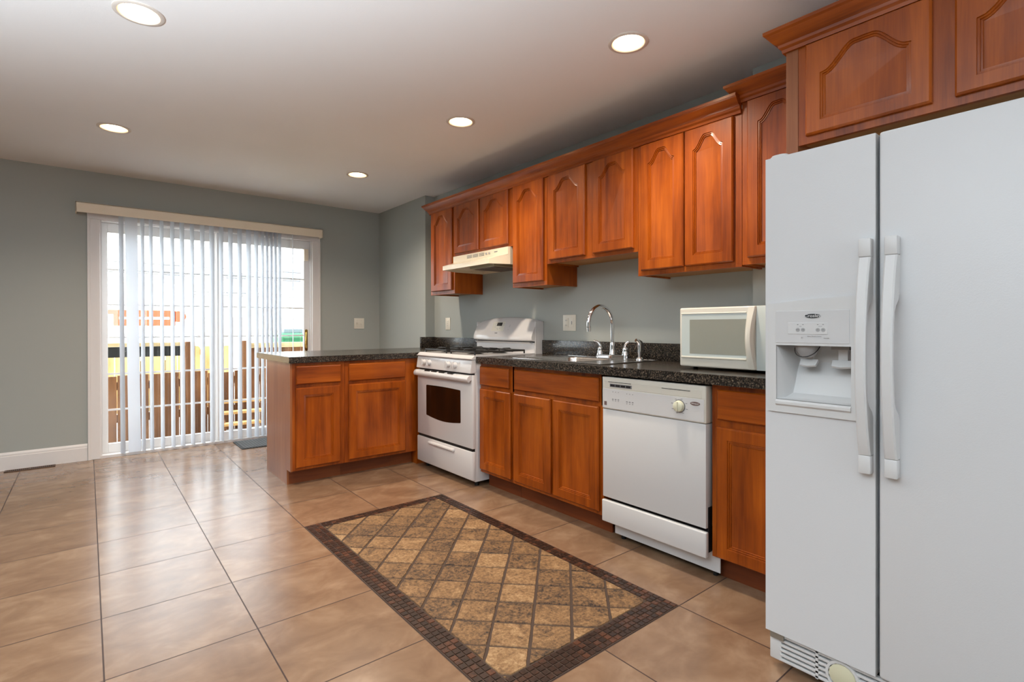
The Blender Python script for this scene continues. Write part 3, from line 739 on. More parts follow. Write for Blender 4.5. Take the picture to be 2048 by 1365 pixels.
bgp(3.335, 3.495, 1.088, 1.165, 'keypad', 'cream_app', .0012)
bgp(3.37, 3.438, 1.130, 1.158, 'clock_display', 'black', .0024)
for y, z in ((3.455, 1.15), (3.455, 1.137), (3.455, 1.122), (3.345, 1.15), (3.345, 1.137), (3.42, 1.11), (3.39, 1.11), (3.41, 1.1), (3.265, 1.125), (3.265, 1.135), (3.27, 1.10)):
    bgp(y-.007, y+.007, z-.002, z+.002, 'printed_mark', 'grey_plastic', .0018)
bgp(3.40, 3.435, 1.068, 1.075, 'maker_mark', 'mid_grey', .001)

# ------------------------------------------------------------------ range hood
hd = thing('range_hood', 'almond range hood under the short cabinet above the stove', 'range hood', (2.5, 3.38, 1.59))
def hood_poly(x0, w0, w1):  # plan: wide at the cabinet face, narrower in front
    return [(x0, 3.385-w1/2), (XU-.005, 3.385-w0/2), (XW-.004, 3.385-w0/2), (XW-.004, 3.385+w0/2), (XU-.005, 3.385+w0/2), (x0, 3.385+w1/2)]
bm = bmesh.new(); lo = hood_poly(2.288, .756, .64); mi = lo; up_ = hood_poly(2.425, .756, .745)
R_ = [[bm.verts.new((x, y, z)) for x, y in P_] for P_, z in ((lo, 1.590), (lo, 1.625), (up_, 1.665), (up_, 1.7205))]
for A, Bq in zip(R_, R_[1:]):
    for k in range(6): bm.faces.new((A[k], A[(k+1) % 6], Bq[(k+1) % 6], Bq[k]))
bm.faces.new(R_[-1])
inn = [bm.verts.new((3.0*0+x+(2.5-x)*.06, 3.385+(y-3.385)*.955, 1.590)) for x, y in lo]; inn2 = [bm.verts.new((v.co.x, v.co.y, 1.612)) for v in inn]
for k in range(6):
    bm.faces.new((R_[0][k], R_[0][(k+1) % 6], inn[(k+1) % 6], inn[k])); bm.faces.new((inn[k], inn[(k+1) % 6], inn2[(k+1) % 6], inn2[k]))
bm.faces.new(inn2); obj('hood_shell', bm, 'hood', hd)
bm = bmesh.new(); box(bm, 2.36, 2.68, 3.10, 3.42, 1.580, 1.611, bev=.003); obj('filter_housing', bm, 'hood_in', hd)
bm = bmesh.new(); box(bm, 2.39, 2.65, 3.13, 3.39, 1.576, 1.5799); obj('grease_filter', bm, 'vent_brown', hd)
bm = bmesh.new()
for g in range(3):
    for k in range(4): box(bm, 2.4235, 2.426, 3.31+g*.085, 3.38+g*.085, 1.685+k*.007, 1.6875+k*.007)
obj('vent_slots', bm, 'mid_grey', hd)
for y in (3.24, 3.28): obj('switch', B(2.419, 2.426, y-.009, y+.009, 1.69, 1.703, bev=.001), 'grey_plastic', hd)
obj('badge', B(2.4235, 2.4255, 3.14, 3.18, 1.694, 1.701), 'mid_grey', hd)

# ------------------------------------------------------------------ dishwasher
dw = thing('dishwasher', 'white built-in dishwasher with a round cream dial', 'dishwasher', (2.4, 1.53, 0))
DY0, DY1 = 1.234, 1.829
obj('tub_body', B(2.175, 2.66, DY0+.01, DY1-.008, .10, .862), 'dark', dw)
bm = bmesh.new(); box(bm, 2.110, 2.172, DY0, DY1, .692, .860, bev=.006, seg=3); cpn = obj('control_panel', bm, 'cream_app', dw, 30)
bm = bmesh.new(); box(bm, 2.1085, 2.111, DY0+.02, DY1-.02, .802, .840, bev=.001); obj('handle_recess', bm, 'cream_app', cpn)
obj('control_face', B(2.108, 2.111, DY0+.008, DY1-.008, .698, .799, bev=.001), 'white_app', cpn)
bm = bmesh.new(); box(bm, 2.1075, 2.11, 1.635, 1.775, .8095, .8265); obj('steam_vent', bm, 'mid_grey', cpn)
bm = bmesh.new()
for k in range(4): box(bm, 2.1068, 2.109, 1.642+k*.0335, 1.670+k*.0335, .813, .823)
obj('vent_slots', bm, 'black', cpn)
obj('latch_slot', B(2.1072, 2.11, 1.64, 1.785, .834, .8365), 'dark', cpn); obj('latch_slot', B(2.1072, 2.11, 1.31, 1.46, .830, .8325), 'dark', cpn)
bm = bmesh.new(); lathe(bm, [(0, -.0015), (.030, -.0015), (.0305, .0005), (0, .0005)], (2.1078, 1.365, .757), 'x', 36); dr_ = obj('dial_ring', bm, 'mid_grey', cpn)
bm = bmesh.new(); lathe(bm, [(0, -.018), (.018, -.018), (.024, -.014), (.0265, 0), (0, 0)], (2.106, 1.365, .757), 'x', 36); box(bm, 2.083, 2.09, 1.361, 1.369, .736, .778, bev=.002); obj('timer_dial', bm, 'dial', cpn, 40)
bm = bmesh.new(); 
for k in range(8):
    a = 2*PI*k/8+.3
    if abs(math.cos(a)) < .25: continue
    y, z = 1.365+.04*math.cos(a), .757+.034*math.sin(a); box(bm, 2.1074, 2.109, y-.005, y+.005, z-.0012, z+.0012)
obj('dial_marks', bm, 'mid_grey', cpn)
bm = bmesh.new(); E_ = [(1.285+.024*math.cos(2*PI*k/28), .777+.0085*math.sin(2*PI*k/28)) for k in range(28)]; prism(bm, E_, 'x', 2.106, 2.109); bd = obj('badge', bm, 'badge_pink', cpn)
text('badge_script', 'Whirlpool', .0085, 'badge_text', cpn, (2.1055, 1.285, .777), (0, -1, 0), (0, 0, 1), (-1, 0, 0), .0003)
bm = bmesh.new()
for g, y0 in enumerate((1.755, 1.665)):
    for k in range(3):
        y = y0-k*.018; box(bm, 2.1074, 2.109, y-.0018, y+.0018, .783-.002*g, .7866-.002*g); box(bm, 2.1074, 2.109, y-.005, y+.005, .745-.004*g, .749-.004*g); box(bm, 2.1074, 2.109, y-.003, y+.003, .738-.006*g, .741-.006*g)
obj('indicator_marks', bm, 'mid_grey', cpn)
obj('corner_mark', B(2.1074, 2.109, 1.796, 1.812, .712, .732), 'badge_pink', cpn)
obj('door_panel', B(2.113, 2.172, DY0+.002, DY1-.002, .228, .690, bev=.003), 'white_app', dw, 30)
obj('lower_panel', B(2.103, 2.128, DY0-.004, DY1-.002, .100, .214, bev=.006, seg=3), 'white_app', dw, 30)
obj('kick_plate', B(2.165, 2.172, DY0-.036, DY1-.04, .03, .12, bev=.001), 'white_app', dw)
bm = bmesh.new()
for y in (DY0+.005, DY1-.07): lathe(bm, [(0, 0), (.012, 0), (.012, .1), (0, .1)], (2.20, y, 0), n=10)
obj('levelling_legs', bm, 'black', dw)
obj('side_gasket', B(2.13, 2.16, DY0-.001, DY0+.0025, .12, .32), 'black', dw)

# ------------------------------------------------------------------ sink, faucet, sprayer
sk = thing('sink', 'stainless drop-in sink set in the dark countertop below the faucet', 'sink', (2.41, 2.25, .914))
KX0, KX1, KY0, KY1 = 2.150, 2.660, 1.875, 2.625
bowls = [(2.205, 2.545, 2.10, 2.47)]
bm = bmesh.new(); zt = .9185
# deck: outer rim plus bars between the bowls
for a in ((KX0, 2.205, KY0, KY1), (2.545, KX1, KY0, KY1), (2.205, 2.545, 2.47, KY1), (2.205, 2.545, KY0, 2.10)): box(bm, *a, .9145, zt)
for k in range(4): box(bm, 2.23, 2.52, 2.495+k*.028, 2.500+k*.028, zt-.001, zt+.0022, bev=.001)
bmesh.ops.remove_doubles(bm, verts=bm.verts[:], dist=.0003)
prism_rim = [(KX0, KX1, KY0, KY0+.006), (KX0, KX1, KY1-.006, KY1), (KX0, KX0+.006, KY0, KY1), (KX1-.006, KX1, KY0, KY1)]
for a in prism_rim: box(bm, *a, .9145, .9205, bev=.0015)
obj('sink_deck', bm, 'steel', sk, 40)
for (x0, x1, y0, y1) in bowls:
    bm = bmesh.new(); rr_ = []
    for ins, z, rad in ((-.004, .9192, .062), (0, .9178, .06), (.004, .91, .058), (.012, .78, .055), (.03, .757, .05), (.06, .75, .04)):
        rr_.append([bm.verts.new((x, y, z)) for x, y in rrect(x0+ins, x1-ins, y0+ins, y1-ins, rad, 8)])
    for A, Bq in zip(rr_, rr_[1:]):
        n = len(A)
        for k in range(n): bm.faces.new((A[k], A[(k+1) % n], Bq[(k+1) % n], Bq[k]))
    bm.faces.new(rr_[-1]); bw = obj('bowl', bm, 'steel', sk, 60)
    # rounded-corner webs are the deck itself; drain
    bm = bmesh.new(); lathe(bm, [(0, .7508), (.03, .7512), (.042, .7535), (.045, .7505)], ((x0+x1)/2, (y0+y1)/2, 0), n=24); obj('drain', bm, 'chrome', sk, 40)
fc = thing('faucet', 'chrome gooseneck faucet with two lever handles on the sink', 'faucet', (2.60, 2.172, .918))
FXx, FYy, Z0 = 2.605, 2.172, .9187
bm = bmesh.new(); prism(bm, rrect(FXx-.026, FXx+.026, FYy-.128, FYy+.128, .024, 8), 'z', Z0, Z0+.026, bev=.004); obj('base_plate', bm, 'chrome', fc, 50)
bm = bmesh.new(); pts = [(FXx, FYy, Z0+.02), (FXx, FYy, 1.0), (FXx, FYy, 1.08), (FXx, FYy, 1.13)]
R = .112
for k in range(1, 17):
    a = PI*k/16*1.04; pts.append((FXx-R+R*math.cos(a), FYy+.0*k, 1.135+R*math.sin(a)*1.03))
rad = [.0125]*len(pts); lastp = pts[-1]; pts.append((lastp[0]+.002, lastp[1], lastp[2]-.012)); rad.append(.0125)
tube(bm, pts, .0125, 16); obj('spout', bm, 'chrome', fc, 60)
bm = bmesh.new(); e = pts[-1]; lathe(bm, [(0, -.016), (.0125, -.016), (.0135, 0), (.0135, .014), (.0115, .02), (0, .02)], (e[0], e[1], e[2]), n=20); obj('aerator', bm, 'chrome', fc, 50)
bm = bmesh.new(); lathe(bm, [(.021, 0), (.021, .004), (.0175, .012), (.016, .05), (.014, .075), (.0118, .082), (0, .082)], (FXx, FYy, Z0+.024), n=24); obj('spout_base', bm, 'chrome', fc, 50)
for sgn in (1, -1):
    y = FYy+sgn*.102
    bm = bmesh.new(); lathe(bm, [(.022, 0), (.022, .004), (.018, .012), (.015, .032), (.016, .04), (.010, .05), (0, .052)], (FXx, y, Z0+.024), n=20)
    z0 = Z0+.062
    tube(bm, [(FXx, y, z0), (FXx, y, z0+.018), (FXx-.003, y+sgn*.008, z0+.032), (FXx-.007, y+sgn*.020, z0+.042), (FXx-.012, y+sgn*.036, z0+.047), (FXx-.015, y+sgn*.044, z0+.049)], [.009, .009, .0085, .008, .0068, .006], 12)
    obj('lever_handle', bm, 'chrome', fc, 60)
sp = thing('side_sprayer', 'chrome side sprayer standing to the right of the faucet', 'sprayer', (2.60, 1.955, .918))
bm = bmesh.new(); lathe(bm, [(.023, 0), (.023, .005), (.018, .014), (.0145, .018), (0, .018)], (2.60, 1.955, Z0), n=24); obj('escutcheon', bm, 'chrome', sp, 50)
bm = bmesh.new(); lathe(bm, [(.012, .012), (.0125, .05), (.0135, .085), (.014, .1), (0, .104)], (2.60, 1.955, Z0), n=20)
tube(bm, [(2.60, 1.955, Z0+.088), (2.596, 1.957, Z0+.106), (2.588, 1.960, Z0+.115), (2.574, 1.965, Z0+.122)], [.0135, .013, .011, .010], 14); obj('spray_head', bm, 'chrome', sp, 60)
bm = bmesh.new(); tube(bm, [(2.592, 1.957, Z0+.119), (2.604, 1.946, Z0+.110), (2.612, 1.938, Z0+.090), (2.613, 1.935, Z0+.066)], [.007, .006, .004, .003], 8); obj('trigger', bm, 'black', sp, 60)

# ------------------------------------------------------------------ microwave
mw = thing('microwave', 'cream countertop microwave beside the refrigerator', 'microwave', (2.45, 1.22, .914))
MX, MY0, MY1, MZ0, MZ1 = 2.285, .965, 1.478, .927, 1.214
obj('case', B(MX+.03, XJ-.03, MY0, MY1, MZ0, MZ1, bev=.006), 'cream_app', mw, 30)
bm = bmesh.new()
for x in (MX+.06, 2.58):
    for y in (MY0+.05, MY1-.05): lathe(bm, [(0, 0), (.012, 0), (.012, MZ0-.914), (0, MZ0-.914)], (x, y, .9142), n=12)
obj('feet', bm, 'black', mw)
bm = bmesh.new(); box(bm, MX, MX+.029, 1.100, MY1, MZ0, MZ1, bev=.008, seg=3); mdr = obj('door', bm, 'cream_app', mw, 30)
bm = bmesh.new(); prism(bm, rrect(1.135, MY1-.013, MZ0+.050, MZ1-.030, .014), 'x', MX-.0012, MX+.004); obj('window_border', bm, 'mw_frame', mdr)
bm = bmesh.new(); prism(bm, rrect(1.140, MY1-.057, MZ0+.064, MZ1-.058, .001, 1), 'x', MX-.0018, MX+.003); obj('window', bm, 'mw_glass', mdr)
bm = bmesh.new(); prism(bm, [(MX+.001, MZ1-.024), (MX-.004, MZ1-.028), (MX-.004, MZ1-.030), (MX+.001, MZ1-.032)], 'y', 1.14, MY1-.012); prism(bm, [(MX+.001, MZ0+.040), (MX-.005, MZ0+.044), (MX-.005, MZ0+.049), (MX+.001, MZ0+.052)], 'y', 1.14, MY1-.012); obj('window_trim', bm, 'cream_app', mdr)
# bowed handle along the door's free edge
bm = bmesh.new(); rows = []
for k in range(21):
    t = k/20; z = MZ0+.004+(MZ1-MZ0-.008)*t; q = math.sin(PI*t)
    yc = 1.110+.010*q; out = .006+.026*q; wd = .018
    rows.append([bm.verts.new(v) for v in ((MX+.002, yc+wd, z), (MX-out*.6, yc+wd, z), (MX-out, yc+wd*.4, z), (MX-out, yc-wd*.6, z), (MX-out+.010, yc-wd, z), (MX+.002, yc-wd, z))])
for A, Bq in zip(rows, rows[1:]):
    for k in range(6): bm.faces.new((A[k], A[(k+1) % 6], Bq[(k+1) % 6], Bq[k]))
bm.faces.new(rows[0]); bm.faces.new(rows[-1][::-1]); obj('handle', bm, 'cream_app', mdr, 50)
obj('control_panel', B(MX+.001, MX+.029, MY0, 1.098, MZ0, MZ1, bev=.004), 'mw_frame', mw, 30)

# ------------------------------------------------------------------ refrigerator
fr = thing('refrigerator', 'tall white side-by-side refrigerator with water and ice dispenser', 'refrigerator', (2.1, .39, 0))
GX = 1.75; GY1, GYm0, GYm1, GY0 = .808, .4975, .4885, -.03; GZ0, GZ1 = .116, 1.676
obj('case', B(GX+.112, 2.60, GY0+.004, GY1-.006, .03, GZ1-.012, bev=.003), 'white_tex', fr, 30)
bm = bmesh.new()
for a in ((GY0+.004, GY1-.006, .1, .84), (GY0+.004, GY1-.006, 1.1, GZ1-.012), (GY0+.004, .53, .84, 1.1), (.786, GY1-.006, .84, 1.1)): box(bm, GX+.072, GX+.112, *a)
obj('case_front', bm, 'white_tex', fr)
bm = bmesh.new()
for a in ((GY0+.012, GY1-.012, GZ0+.008, .84), (GY0+.012, GY1-.012, 1.1, GZ1-.008), (GY0+.012, .53, .84, 1.1), (.786, GY1-.012, .84, 1.1)): box(bm, GX+.060, GX+.0725, *a)
obj('door_gasket', bm, 'gasket', fr)
obj('centre_gap_strip', B(GX+.03, GX+.062, GYm1-.006, GYm0+.006, GZ0+.008, GZ1-.004), 'gasket', fr)
# freezer door with a dispenser opening
cy0, cy1, cz0, cz1 = .556, .771, .886, 1.062
bm = bmesh.new(); prof = lambda y0, y1: None
box(bm, GX, GX+.06, GYm0, GY1, GZ0, cz0); box(bm, GX, GX+.06, GYm0, GY1, cz1, GZ1); box(bm, GX, GX+.06, GYm0, cy0, cz0, cz1); box(bm, GX, GX+.06, cy1, GY1, cz0, cz1)
bmesh.ops.remove_doubles(bm, verts=bm.verts[:], dist=.0003)
fd = obj('freezer_door', bm, 'white_tex', fr)
bm = bmesh.new(); box(bm, GX, GX+.06, GY0, GYm1, GZ0, GZ1, bev=.008, seg=3); rd = obj('fridge_door', bm, 'white_tex', fr, 30)
bm = bmesh.new()
for y in (GYm0,): box(bm, GX+.002, GX+.058, y-.0006, y+.001, GZ0, GZ1)
obj('edge_strip', bm, 'white_handle', fd)
# dispenser bezel, arched top
bm = bmesh.new(); by0, by1, bz0 = .527, .797, .845
def bez(inner):
    pass
top = [(by1-(by1-by0)*k/14, 1.190+.020*math.sin(PI*min(1, (k/14)*.5+.0))*1.0) for k in range(15)]
outer_t = [(by1, bz0)]+[(by1-(by1-by0)*k/14, 1.196+.016*math.sin(PI*.5*k/14)) for k in range(15)]+[(by0, bz0)]
# face made of strips around the opening
def strip_face(pl): prism(bm, pl, 'x', GX-.007, GX+.002)
strip_face([(by1, cz1)]+outer_t[1:-1]+[(by0, cz1)])
strip_face([(by1, bz0), (by1, cz1), (cy1, cz1), (cy1, bz0)]); strip_face([(cy0, bz0), (cy0, cz1), (by0, cz1), (by0, bz0)]); strip_face([(cy1, bz0), (cy1, cz0), (cy0, cz0), (cy0, bz0)])
bmesh.ops.remove_doubles(bm, verts=bm.verts[:], dist=.0003)
bz = obj('dispenser_bezel', bm, 'white_handle', fd, 15)
obj('control_area', B(GX-.0085, GX-.006, .560, .771, 1.070, 1.172, bev=.0008), 'white_app', bz)
obj('button_panel', B(GX-.0098, GX-.008, .618, .733, 1.098, 1.134, bev=.0006), 'white_handle', bz)
bm = bmesh.new(); prism(bm, [(GX-.0075, .886), (GX-.0125, .880), (GX-.0125, .872), (GX-.007, .866)], 'y', cy0-.0, cy1); obj('sill_ledge', bm, 'white_handle', bz)
# cavity liner
bm = bmesh.new(); D = .105; cols = []
prof = [(0, cz0+.001), (.03, cz0+.004), (.055, cz0+.018), (.066, cz0+.05), (.078, cz0+.08), (.10, cz0+.12), (D, cz1)]
A = [bm.verts.new((GX+d, cy0+.012*min(1, d/.04), z)) for d, z in prof]; C_ = [bm.verts.new((GX+d, cy1-.03*min(1, d/.06), z)) for d, z in prof]
for k in range(len(prof)-1): bm.faces.new((A[k], A[k+1], C_[k+1], C_[k]))
for V, yy in ((A, cy0), (C_, cy1)):
    e0 = bm.verts.new((GX-.001, yy, cz0)); e1 = bm.verts.new((GX-.001, yy, cz1))
    bm.faces.new([e0]+V+[e1])
e = [bm.verts.new(v) for v in ((GX, cy0, cz1), (GX, cy1, cz1), (GX+D, cy1, cz1), (GX+D, cy0, cz1))]; bm.faces.new(e)
obj('dispenser_cavity', bm, 'white_handle', fd)
# chute, paddles
bm = bmesh.new(); lathe(bm, [(.036, cz1-.001), (.034, cz1-.012), (.022, cz1-.032), (.008, cz1-.040), (0, cz1-.040)], (GX+.042, .694, 0), n=28); ch = obj('ice_chute', bm, 'grey_plastic', fd, 60)
bm = bmesh.new(); tube(bm, [(GX+.042-.036*math.cos(a), .694+.036*math.sin(a), cz1-.004-.036*max(0, math.cos(a))*.9) for a in [-PI/2+PI*k/14 for k in range(15)]], .0012, 6); obj('chute_rim', bm, 'dark', fd)
for yc, wd in ((.692, .026), (.597, .029)):
    bm = bmesh.new()
    pl = [(yc-wd, -.0), (yc-wd*.9, -.032), (yc, -.037), (yc+wd*.9, -.032), (yc+wd, 0)]
    A = [bm.verts.new((GX+.052+h*.5, y, cz1-.045+h*.55)) for y, h in pl]; C_ = [bm.verts.new((v.co.x+.005, v.co.y, v.co.z-.005)) for v in A]
    bm.faces.new(A); bm.faces.new(C_[::-1])
    for k in range(5): bm.faces.new((A[k], A[(k+1) % 5], C_[(k+1) % 5], C_[k]))
    box(bm, GX+.054, GX+.060, yc-wd*.45, yc+wd*.45, cz1-.046, cz1-.004); obj('paddle', bm, 'white_handle', fd, 20)
bm = bmesh.new(); box(bm, GX+.03, GX+.075, .572, .622, cz1-.012, cz1-.001, bev=.001); obj('water_nozzle', bm, 'grey_plastic', fd)
# badge and lettering
bm = bmesh.new(); E_ = [(.6605+.0235*math.cos(2*PI*k/36), 1.1545+.0068*math.sin(2*PI*k/36)) for k in range(36)]; prism(bm, E_, 'x', GX-.0098, GX-.008)
obj('badge', bm, 'badge', bz)
text('badge_lettering', 'Crosley', .0132, 'badge_text', bz, (GX-.0100, .6605, 1.1550), (0, -1.15, 0), (0, 0, 1), (-1, 0, 0), .0003)
for y, s_ in ((.703, 'CRUSH'), (.6875, 'CUBE'), (.645, 'OFF'), (.630, 'ON')):
    bm = bmesh.new(); lathe(bm, [(0, -.0012), (.0058, -.0012), (.0062, 0), (0, 0)], (GX-.0096, y, 1.1115), 'x', 24); b_ = obj('button', bm, 'grey_plastic', bz, 40)
    text('button_lettering', s_, .0030, 'badge', bz, (GX-.0110, y, 1.1115), (0, -1, 0), (0, 0, 1), (-1, 0, 0), .0001)
    obj('indicator_light', B(GX-.0105, GX-.0095, y-.002, y+.002, 1.1275, 1.1288), 'badge', bz)
for y, z, s_, h_ in ((.695, 1.1222, 'ICE', .0038), (.6375, 1.1222, 'LIGHT', .0038), (.655, 1.0915, 'Water Filtration System', .0042), (.69, 1.0865, 'ICE', .0042), (.621, 1.086, 'WATER', .0045)):
    text('panel_lettering', s_, h_, 'mid_grey', bz, (GX-.0100, y, z), (0, -1, 0), (0, 0, 1), (-1, 0, 0), .0001)
# handles
for yc, par, nm_ in ((.5165, fd, 'l'), (.4535, rd, 'r')):
    z0, z1 = .700, 1.374
    bm = bmesh.new(); rows = []
    for k in range(33):
        t = .08+.84*k/32; z = z0+(z1-z0)*t; q = math.sin(PI*(t-.08)/.84)
        out = .028+.040*q**.8; wd = .0150-.0015*q; dp = .016
        xo = GX-out; inn_ = GX+.001 if (t < .27 or t > .73) else None
        s_ = max(0, 1-abs(t-.5)/.26) if abs(t-.5) < .26 else 0
        s_ = 1 if abs(t-.5) < .20 else (0 if abs(t-.5) > .25 else (.25-abs(t-.5))/.05)
        xi = (GX+.001)*(1-s_)+(xo+dp)*s_
        rows.append([bm.verts.new(v) for v in ((xi, yc+wd, z), (xo+.004, yc+wd, z), (xo, yc+wd-.004, z), (xo, yc-wd+.004, z), (xo+.004, yc-wd, z), (xi, yc-wd, z))])
    for A, Bq in zip(rows, rows[1:]):
        for k in range(6): bm.faces.new((A[k], A[(k+1) % 6], Bq[(k+1) % 6], Bq[k]))
    bm.faces.new(rows[0]); bm.faces.new(rows[-1][::-1]); hh = obj('handle', bm, 'white_handle', par, 30)
    bm = bmesh.new(); box(bm, GX-.029, GX+.001, yc-.0155, yc+.0155, z1-(z1-z0)*.079, z1, bev=.004); obj('end_cap', bm, 'white_handle', hh, 30)
    obj('end_cap', B(GX-.029, GX+.001, yc-.0155, yc+.0155, z0, z0+(z1-z0)*.079, bev=.004), 'white_handle', hh, 30)
# hinge cover, grille
bm = bmesh.new(); prism(bm, rrect(GX+.01, GX+.13, GY1-.062, GY1-.004, .022), 'z', GZ1-.003, GZ1+.012, bev=.004); obj('hinge_cover', bm, 'white_handle', fr, 40)
bm = bmesh.new(); gx = GX+.012
box(bm, gx, gx+.02, GY1-.045, GY1-.008, .022, .108, bev=.004)
for k in range(6): box(bm, gx, gx+.014, GY0+.01, GY1-.04, .024+k*.0155, .032+k*.0155, bev=.001)
box(bm, gx, gx+.016, .592, .60, .022, .108); box(bm, gx, gx+.016, .652, .66, .022, .108)
gl = obj('base_grille', bm, 'white_handle', fr, 30)
obj('grille_recess', B(gx+.016, gx+.03, GY0+.01, GY1-.02, .024, .112), 'dark', fr)
bm = bmesh.new(); lathe(bm, [(0, -.004), (.030, -.004), (.036, -.001), (.038, .012), (0, .012)], (gx, .585, .064), 'x', 32); fcap = obj('water_filter_cap', bm, 'filter_cap', fr, 40)
bm = bmesh.new(); lathe(bm, [(.0385, -.003), (.046, -.003), (.047, .012), (.0385, .012), (.0385, -.003)], (gx, .585, .064), 'x', 32); obj('filter_ring', bm, 'white_handle', fr, 40)
obj('lower_hinge', B(GX+.004, GX+.03, GY1-.055, GY1-.012, .094, .1155, bev=.002), 'fridge_hinge', fr)

# ------------------------------------------------------------------ outlets and switches
def outlet(label, cat, kind, c, wd, ht, name='wall_outlet'):
    x, y, z = c; r = thing(name, label, cat, c)
    mp = (lambda a, n, h: (x-n, y+a, z+h)) if kind == 'X' else (lambda a, n, h: (x+a, y-n, z+h))
    def bx(a0, a1, n0, n1, h0, h1, nm, mt, bev=.0008):
        p, q = mp(a0, n0, h0), mp(a1, n1, h1)
        return obj(nm, B(*sorted((p[0], q[0])), *sorted((p[1], q[1])), *sorted((p[2], q[2])), bev=bev), mt, r, 30)
    bx(-wd/2, wd/2, 0, .006, -ht/2, ht/2, 'cover_plate', 'plate', .0015); return r, bx
r, bx = outlet('narrow almond outlet on the wall left of the stove', 'outlet', 'X', (XW, 4.349, 1.153), .082, .118)
bx(-.018, .018, .004, .009, -.034, .034, 'receptacle', 'plate')
for a in (-.007, .007):
    for h in (-.018, .018): bx(a-.0015, a+.0015, .007, .0096, h-.005, h+.005, 'slot', 'mid_grey', 0)
bx(-.004, .004, .007, .0098, -.003, .003, 'test_button', 'black', 0)
r, bx = outlet('wide outlet and switch plate on the wall left of the faucet', 'outlet', 'X', (XW, 2.69, 1.151), .128, .118)
bx(.008, .048, .004, .009, -.034, .034, 'receptacle', 'plate'); bx(-.048, -.008, .004, .008, -.034, .034, 'rocker_switch', 'plate')
for a in (.021, .035):
    for h in (-.018, .018): bx(a-.0015, a+.0015, .007, .0096, h-.005, h+.005, 'slot', 'mid_grey', 0)
bx(-.030, -.026, .007, .0095, -.012, .012, 'switch_mark', 'mid_grey', 0)
r, bx = outlet('almond double switch plate on the back wall right of the sliding door', 'light switch', 'Y', (2.394, YB, 1.163), .118, .120, 'light_switch')
for a in (-.024, .024):
    bx(a-.005, a+.005, .004, .014, -.012, .012, 'toggle', 'plate'); bx(a-.0015, a+.0015, .005, .0066, .03, .033, 'screw', 'mid_grey', 0); bx(a-.0015, a+.0015, .005, .0066, -.033, -.03, 'screw', 'mid_grey', 0)

# ------------------------------------------------------------------ outside
bm = bmesh.new()
for k in range(4): box(bm, -1.5, 4.5, YB+T+.03+k*.145, YB+T+.17+k*.145, -.06, -.02, bev=.003)
o = obj('deck', bm, 'deck'); tag(o, 'sunlit pale wooden deck boards just outside the sliding door', 'deck')
bm = B(-14, 22, YB+T+.02, 40, -.3, -.1); struct('ground', bm, 'concrete')
def fence(name, label, x0, x1, y, z0, tops, mat, bw, gap, rails, dog=True, back=.03):
    r = thing(name, label, 'fence', ((x0+x1)/2, y, z0)); x = x0; i = 0
    bm = bmesh.new()
    while x < x1:
        z = (tops(x) if callable(tops) else tops)+random.uniform(-.015, .015); a, b = x, x+bw; c = bw*.22
        pl = [(a, z0), (b, z0), (b, z-c), (b-c, z), (a+c, z), (a, z-c)] if dog else [(a, z0), (b, z0), (b, z), (a, z)]
        prism(bm, pl, 'y', y, y+.018); x += bw+gap
    obj('pickets', bm, mat, r)
    bm = bmesh.new()
    for z in rails: box(bm, x0, x1, y+.018, y+.056, z, z+.085)
    obj('rails', bm, mat, r)
    return r
fa = fence('wooden_fence', 'brown board fence close behind the deck, seen low through the blinds', -.6, 4.6, 6.95, -.12, lambda x: .60 if x < 1.42 else .90, 'fence_brown', .135, .006, (.1, .45), dog=False)
obj('top_rail', B(-.6, .93, 6.90, 7.02, .915, .955), 'deck', fa); obj('top_rail', B(1.5, 3.1, 6.90, 7.02, .87, .93), 'deck', fa); obj('dark_board', B(-.6, .93, 6.96, 6.99, .80, .912), 'dark', fa)
for x in (-.5, .86, 1.42, 3.2): obj('post', B(x, x+.09, 6.86, 6.95, -.12, .96, bev=.004), 'fence_brown', fa)
fb = fence('wooden_fence', 'sunlit pale cedar picket fence beyond the brown fence', -1.2, 1.75, 9.2, -.12, .84, 'fence_pale', .14, .01, (.2, .7))
fc_ = fence('wooden_fence', 'distant tall grey board fence at the far side of the lot', 1.7, 8.5, 12.0, -.1, 1.34, 'fence_grey', .16, .03, (.3, 1.0))
r = thing('trailer', 'white box trailer with an orange stripe parked across the lot', 'trailer', (0, 15, 0))
obj('trailer_box', B(-4.2, 2.0, 14.6, 17, .35, 2.15, bev=.05), 'truck_white', r)
bm = bmesh.new(); box(bm, .45, 1.62, 14.585, 14.605, 1.16, 1.52); box(bm, -.4, .45, 14.585, 14.605, 1.42, 1.52); prism(bm, [(1.68+.16*math.cos(a), 1.38+.13*math.sin(a)) for a in [2*PI*k/20 for k in range(20)]], 'y', 14.585, 14.605)
obj('stripe', bm, 'orange', r); obj('lettering_band', B(.55, 1.5, 14.58, 14.586, 1.31, 1.36), 'truck_white', r)
bm = bmesh.new()
for x in (-3.2, -2.3, 1.2): lathe(bm, [(0, -.1), (.3, -.1), (.36, -.05), (.36, .12), (0, .12)], (x, 14.75, .26), 'y', 24)
obj('wheels', bm, 'black', r)
r = thing('deck_steps', 'small sunlit wooden steps beside the brown fence, low behind the blinds', 'steps', (1.3, 6.6, -.1))
for k in range(3): obj('tread', B(1.15+.03*k, 1.55+.05*k, 6.46+k*.13, 6.58+k*.13, .02+k*.11, .05+k*.11, bev=.004), 'fence_pale', r)
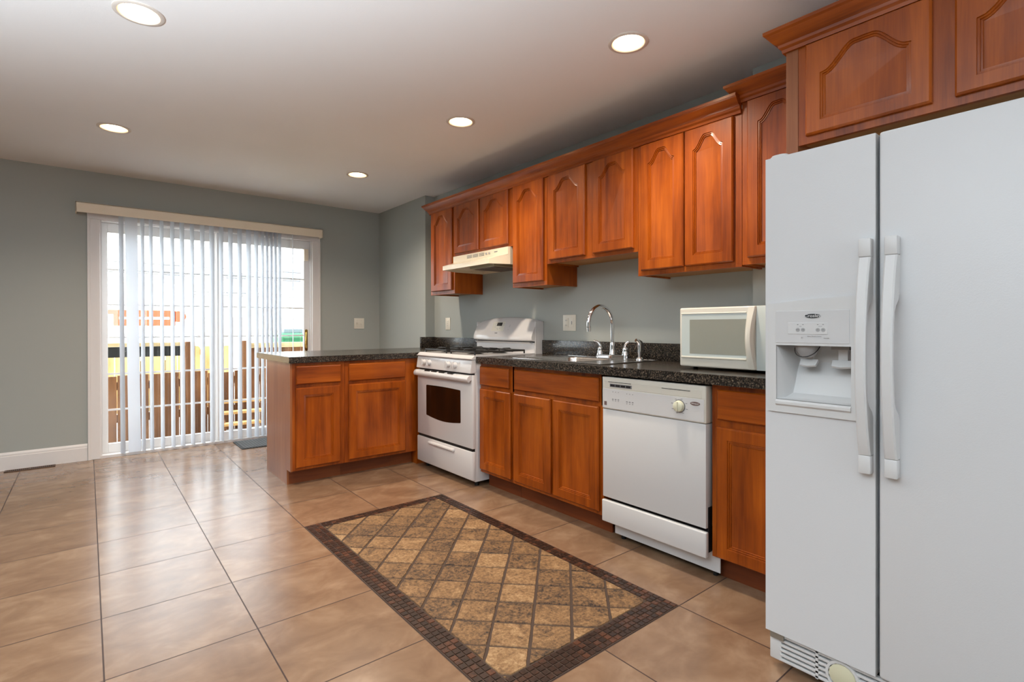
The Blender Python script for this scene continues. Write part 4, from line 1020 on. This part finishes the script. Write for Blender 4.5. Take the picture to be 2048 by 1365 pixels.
bm = bmesh.new(); prism(bm, [(6.46, -.1), (6.84, -.1), (6.84, .30), (6.46, .02)], 'x', 1.16, 1.19); obj('stringer', bm, 'fence_brown', r)
def bin_(label, x, y):
    r = thing('trash_bin', label, 'trash bin', (x, y, -.1))
    bm = bmesh.new(); lo = rrect(x-.24, x+.24, y-.26, y+.26, .05); hi = rrect(x-.31, x+.31, y-.33, y+.33, .05)
    A = [bm.verts.new((p[0], p[1], -.1)) for p in lo]; C_ = [bm.verts.new((p[0], p[1], .96)) for p in hi]; n = len(A)
    for k in range(n): bm.faces.new((A[k], A[(k+1) % n], C_[(k+1) % n], C_[k]))
    bm.faces.new(A); bm.faces.new(C_); obj('bin_body', bm, 'bin_green', r, 40)
    bm = bmesh.new(); prism(bm, rrect(x-.34, x+.34, y-.37, y+.35, .06), 'z', .955, 1.03, bev=.02); obj('lid', bm, 'bin_lid', r, 40)
    bm = bmesh.new(); tube(bm, [(x-.3, y+.38, 1.0), (x+.3, y+.38, 1.0)], .016, 8); obj('handle_bar', bm, 'bin_green', r)
bin_('green wheeled trash bin outside, seen at the right edge of the glass door', 2.56, 8.5)
o = obj('bundle', B(2.35, 2.63, 8.42, 8.6, 1.031, 1.095, bev=.01), 'gasket'); tag(o, 'small dark bundle lying on the lid of the green bin', 'bundle')
r = thing('house', 'overexposed white house far behind the trailer', 'house', (2, 27, 0))
obj('house_wall', B(-10, 13, 26, 30, -.1, 4.6), 'brickpale', r)
bm = bmesh.new()
for x, z in ((-.3, 2.7), (2.4, 2.9), (4.8, 2.6), (7.2, 2.9)): box(bm, x, x+.8, 25.95, 26.01, z, z+1.0)
obj('window', bm, 'gasket', r)
bm = bmesh.new()
for k, (z, s_) in enumerate(((3.05, .12), (2.75, .1), (2.35, .16), (2.2, .1))):
    tube(bm, [(-6+18*t/14, 18, z+s_*4*(t/14)*(t/14-1)) for t in range(15)], .012, 5)
o = obj('utility_wires', bm, 'wire'); tag(o, 'thin utility wires sagging across the bright sky', 'wires')
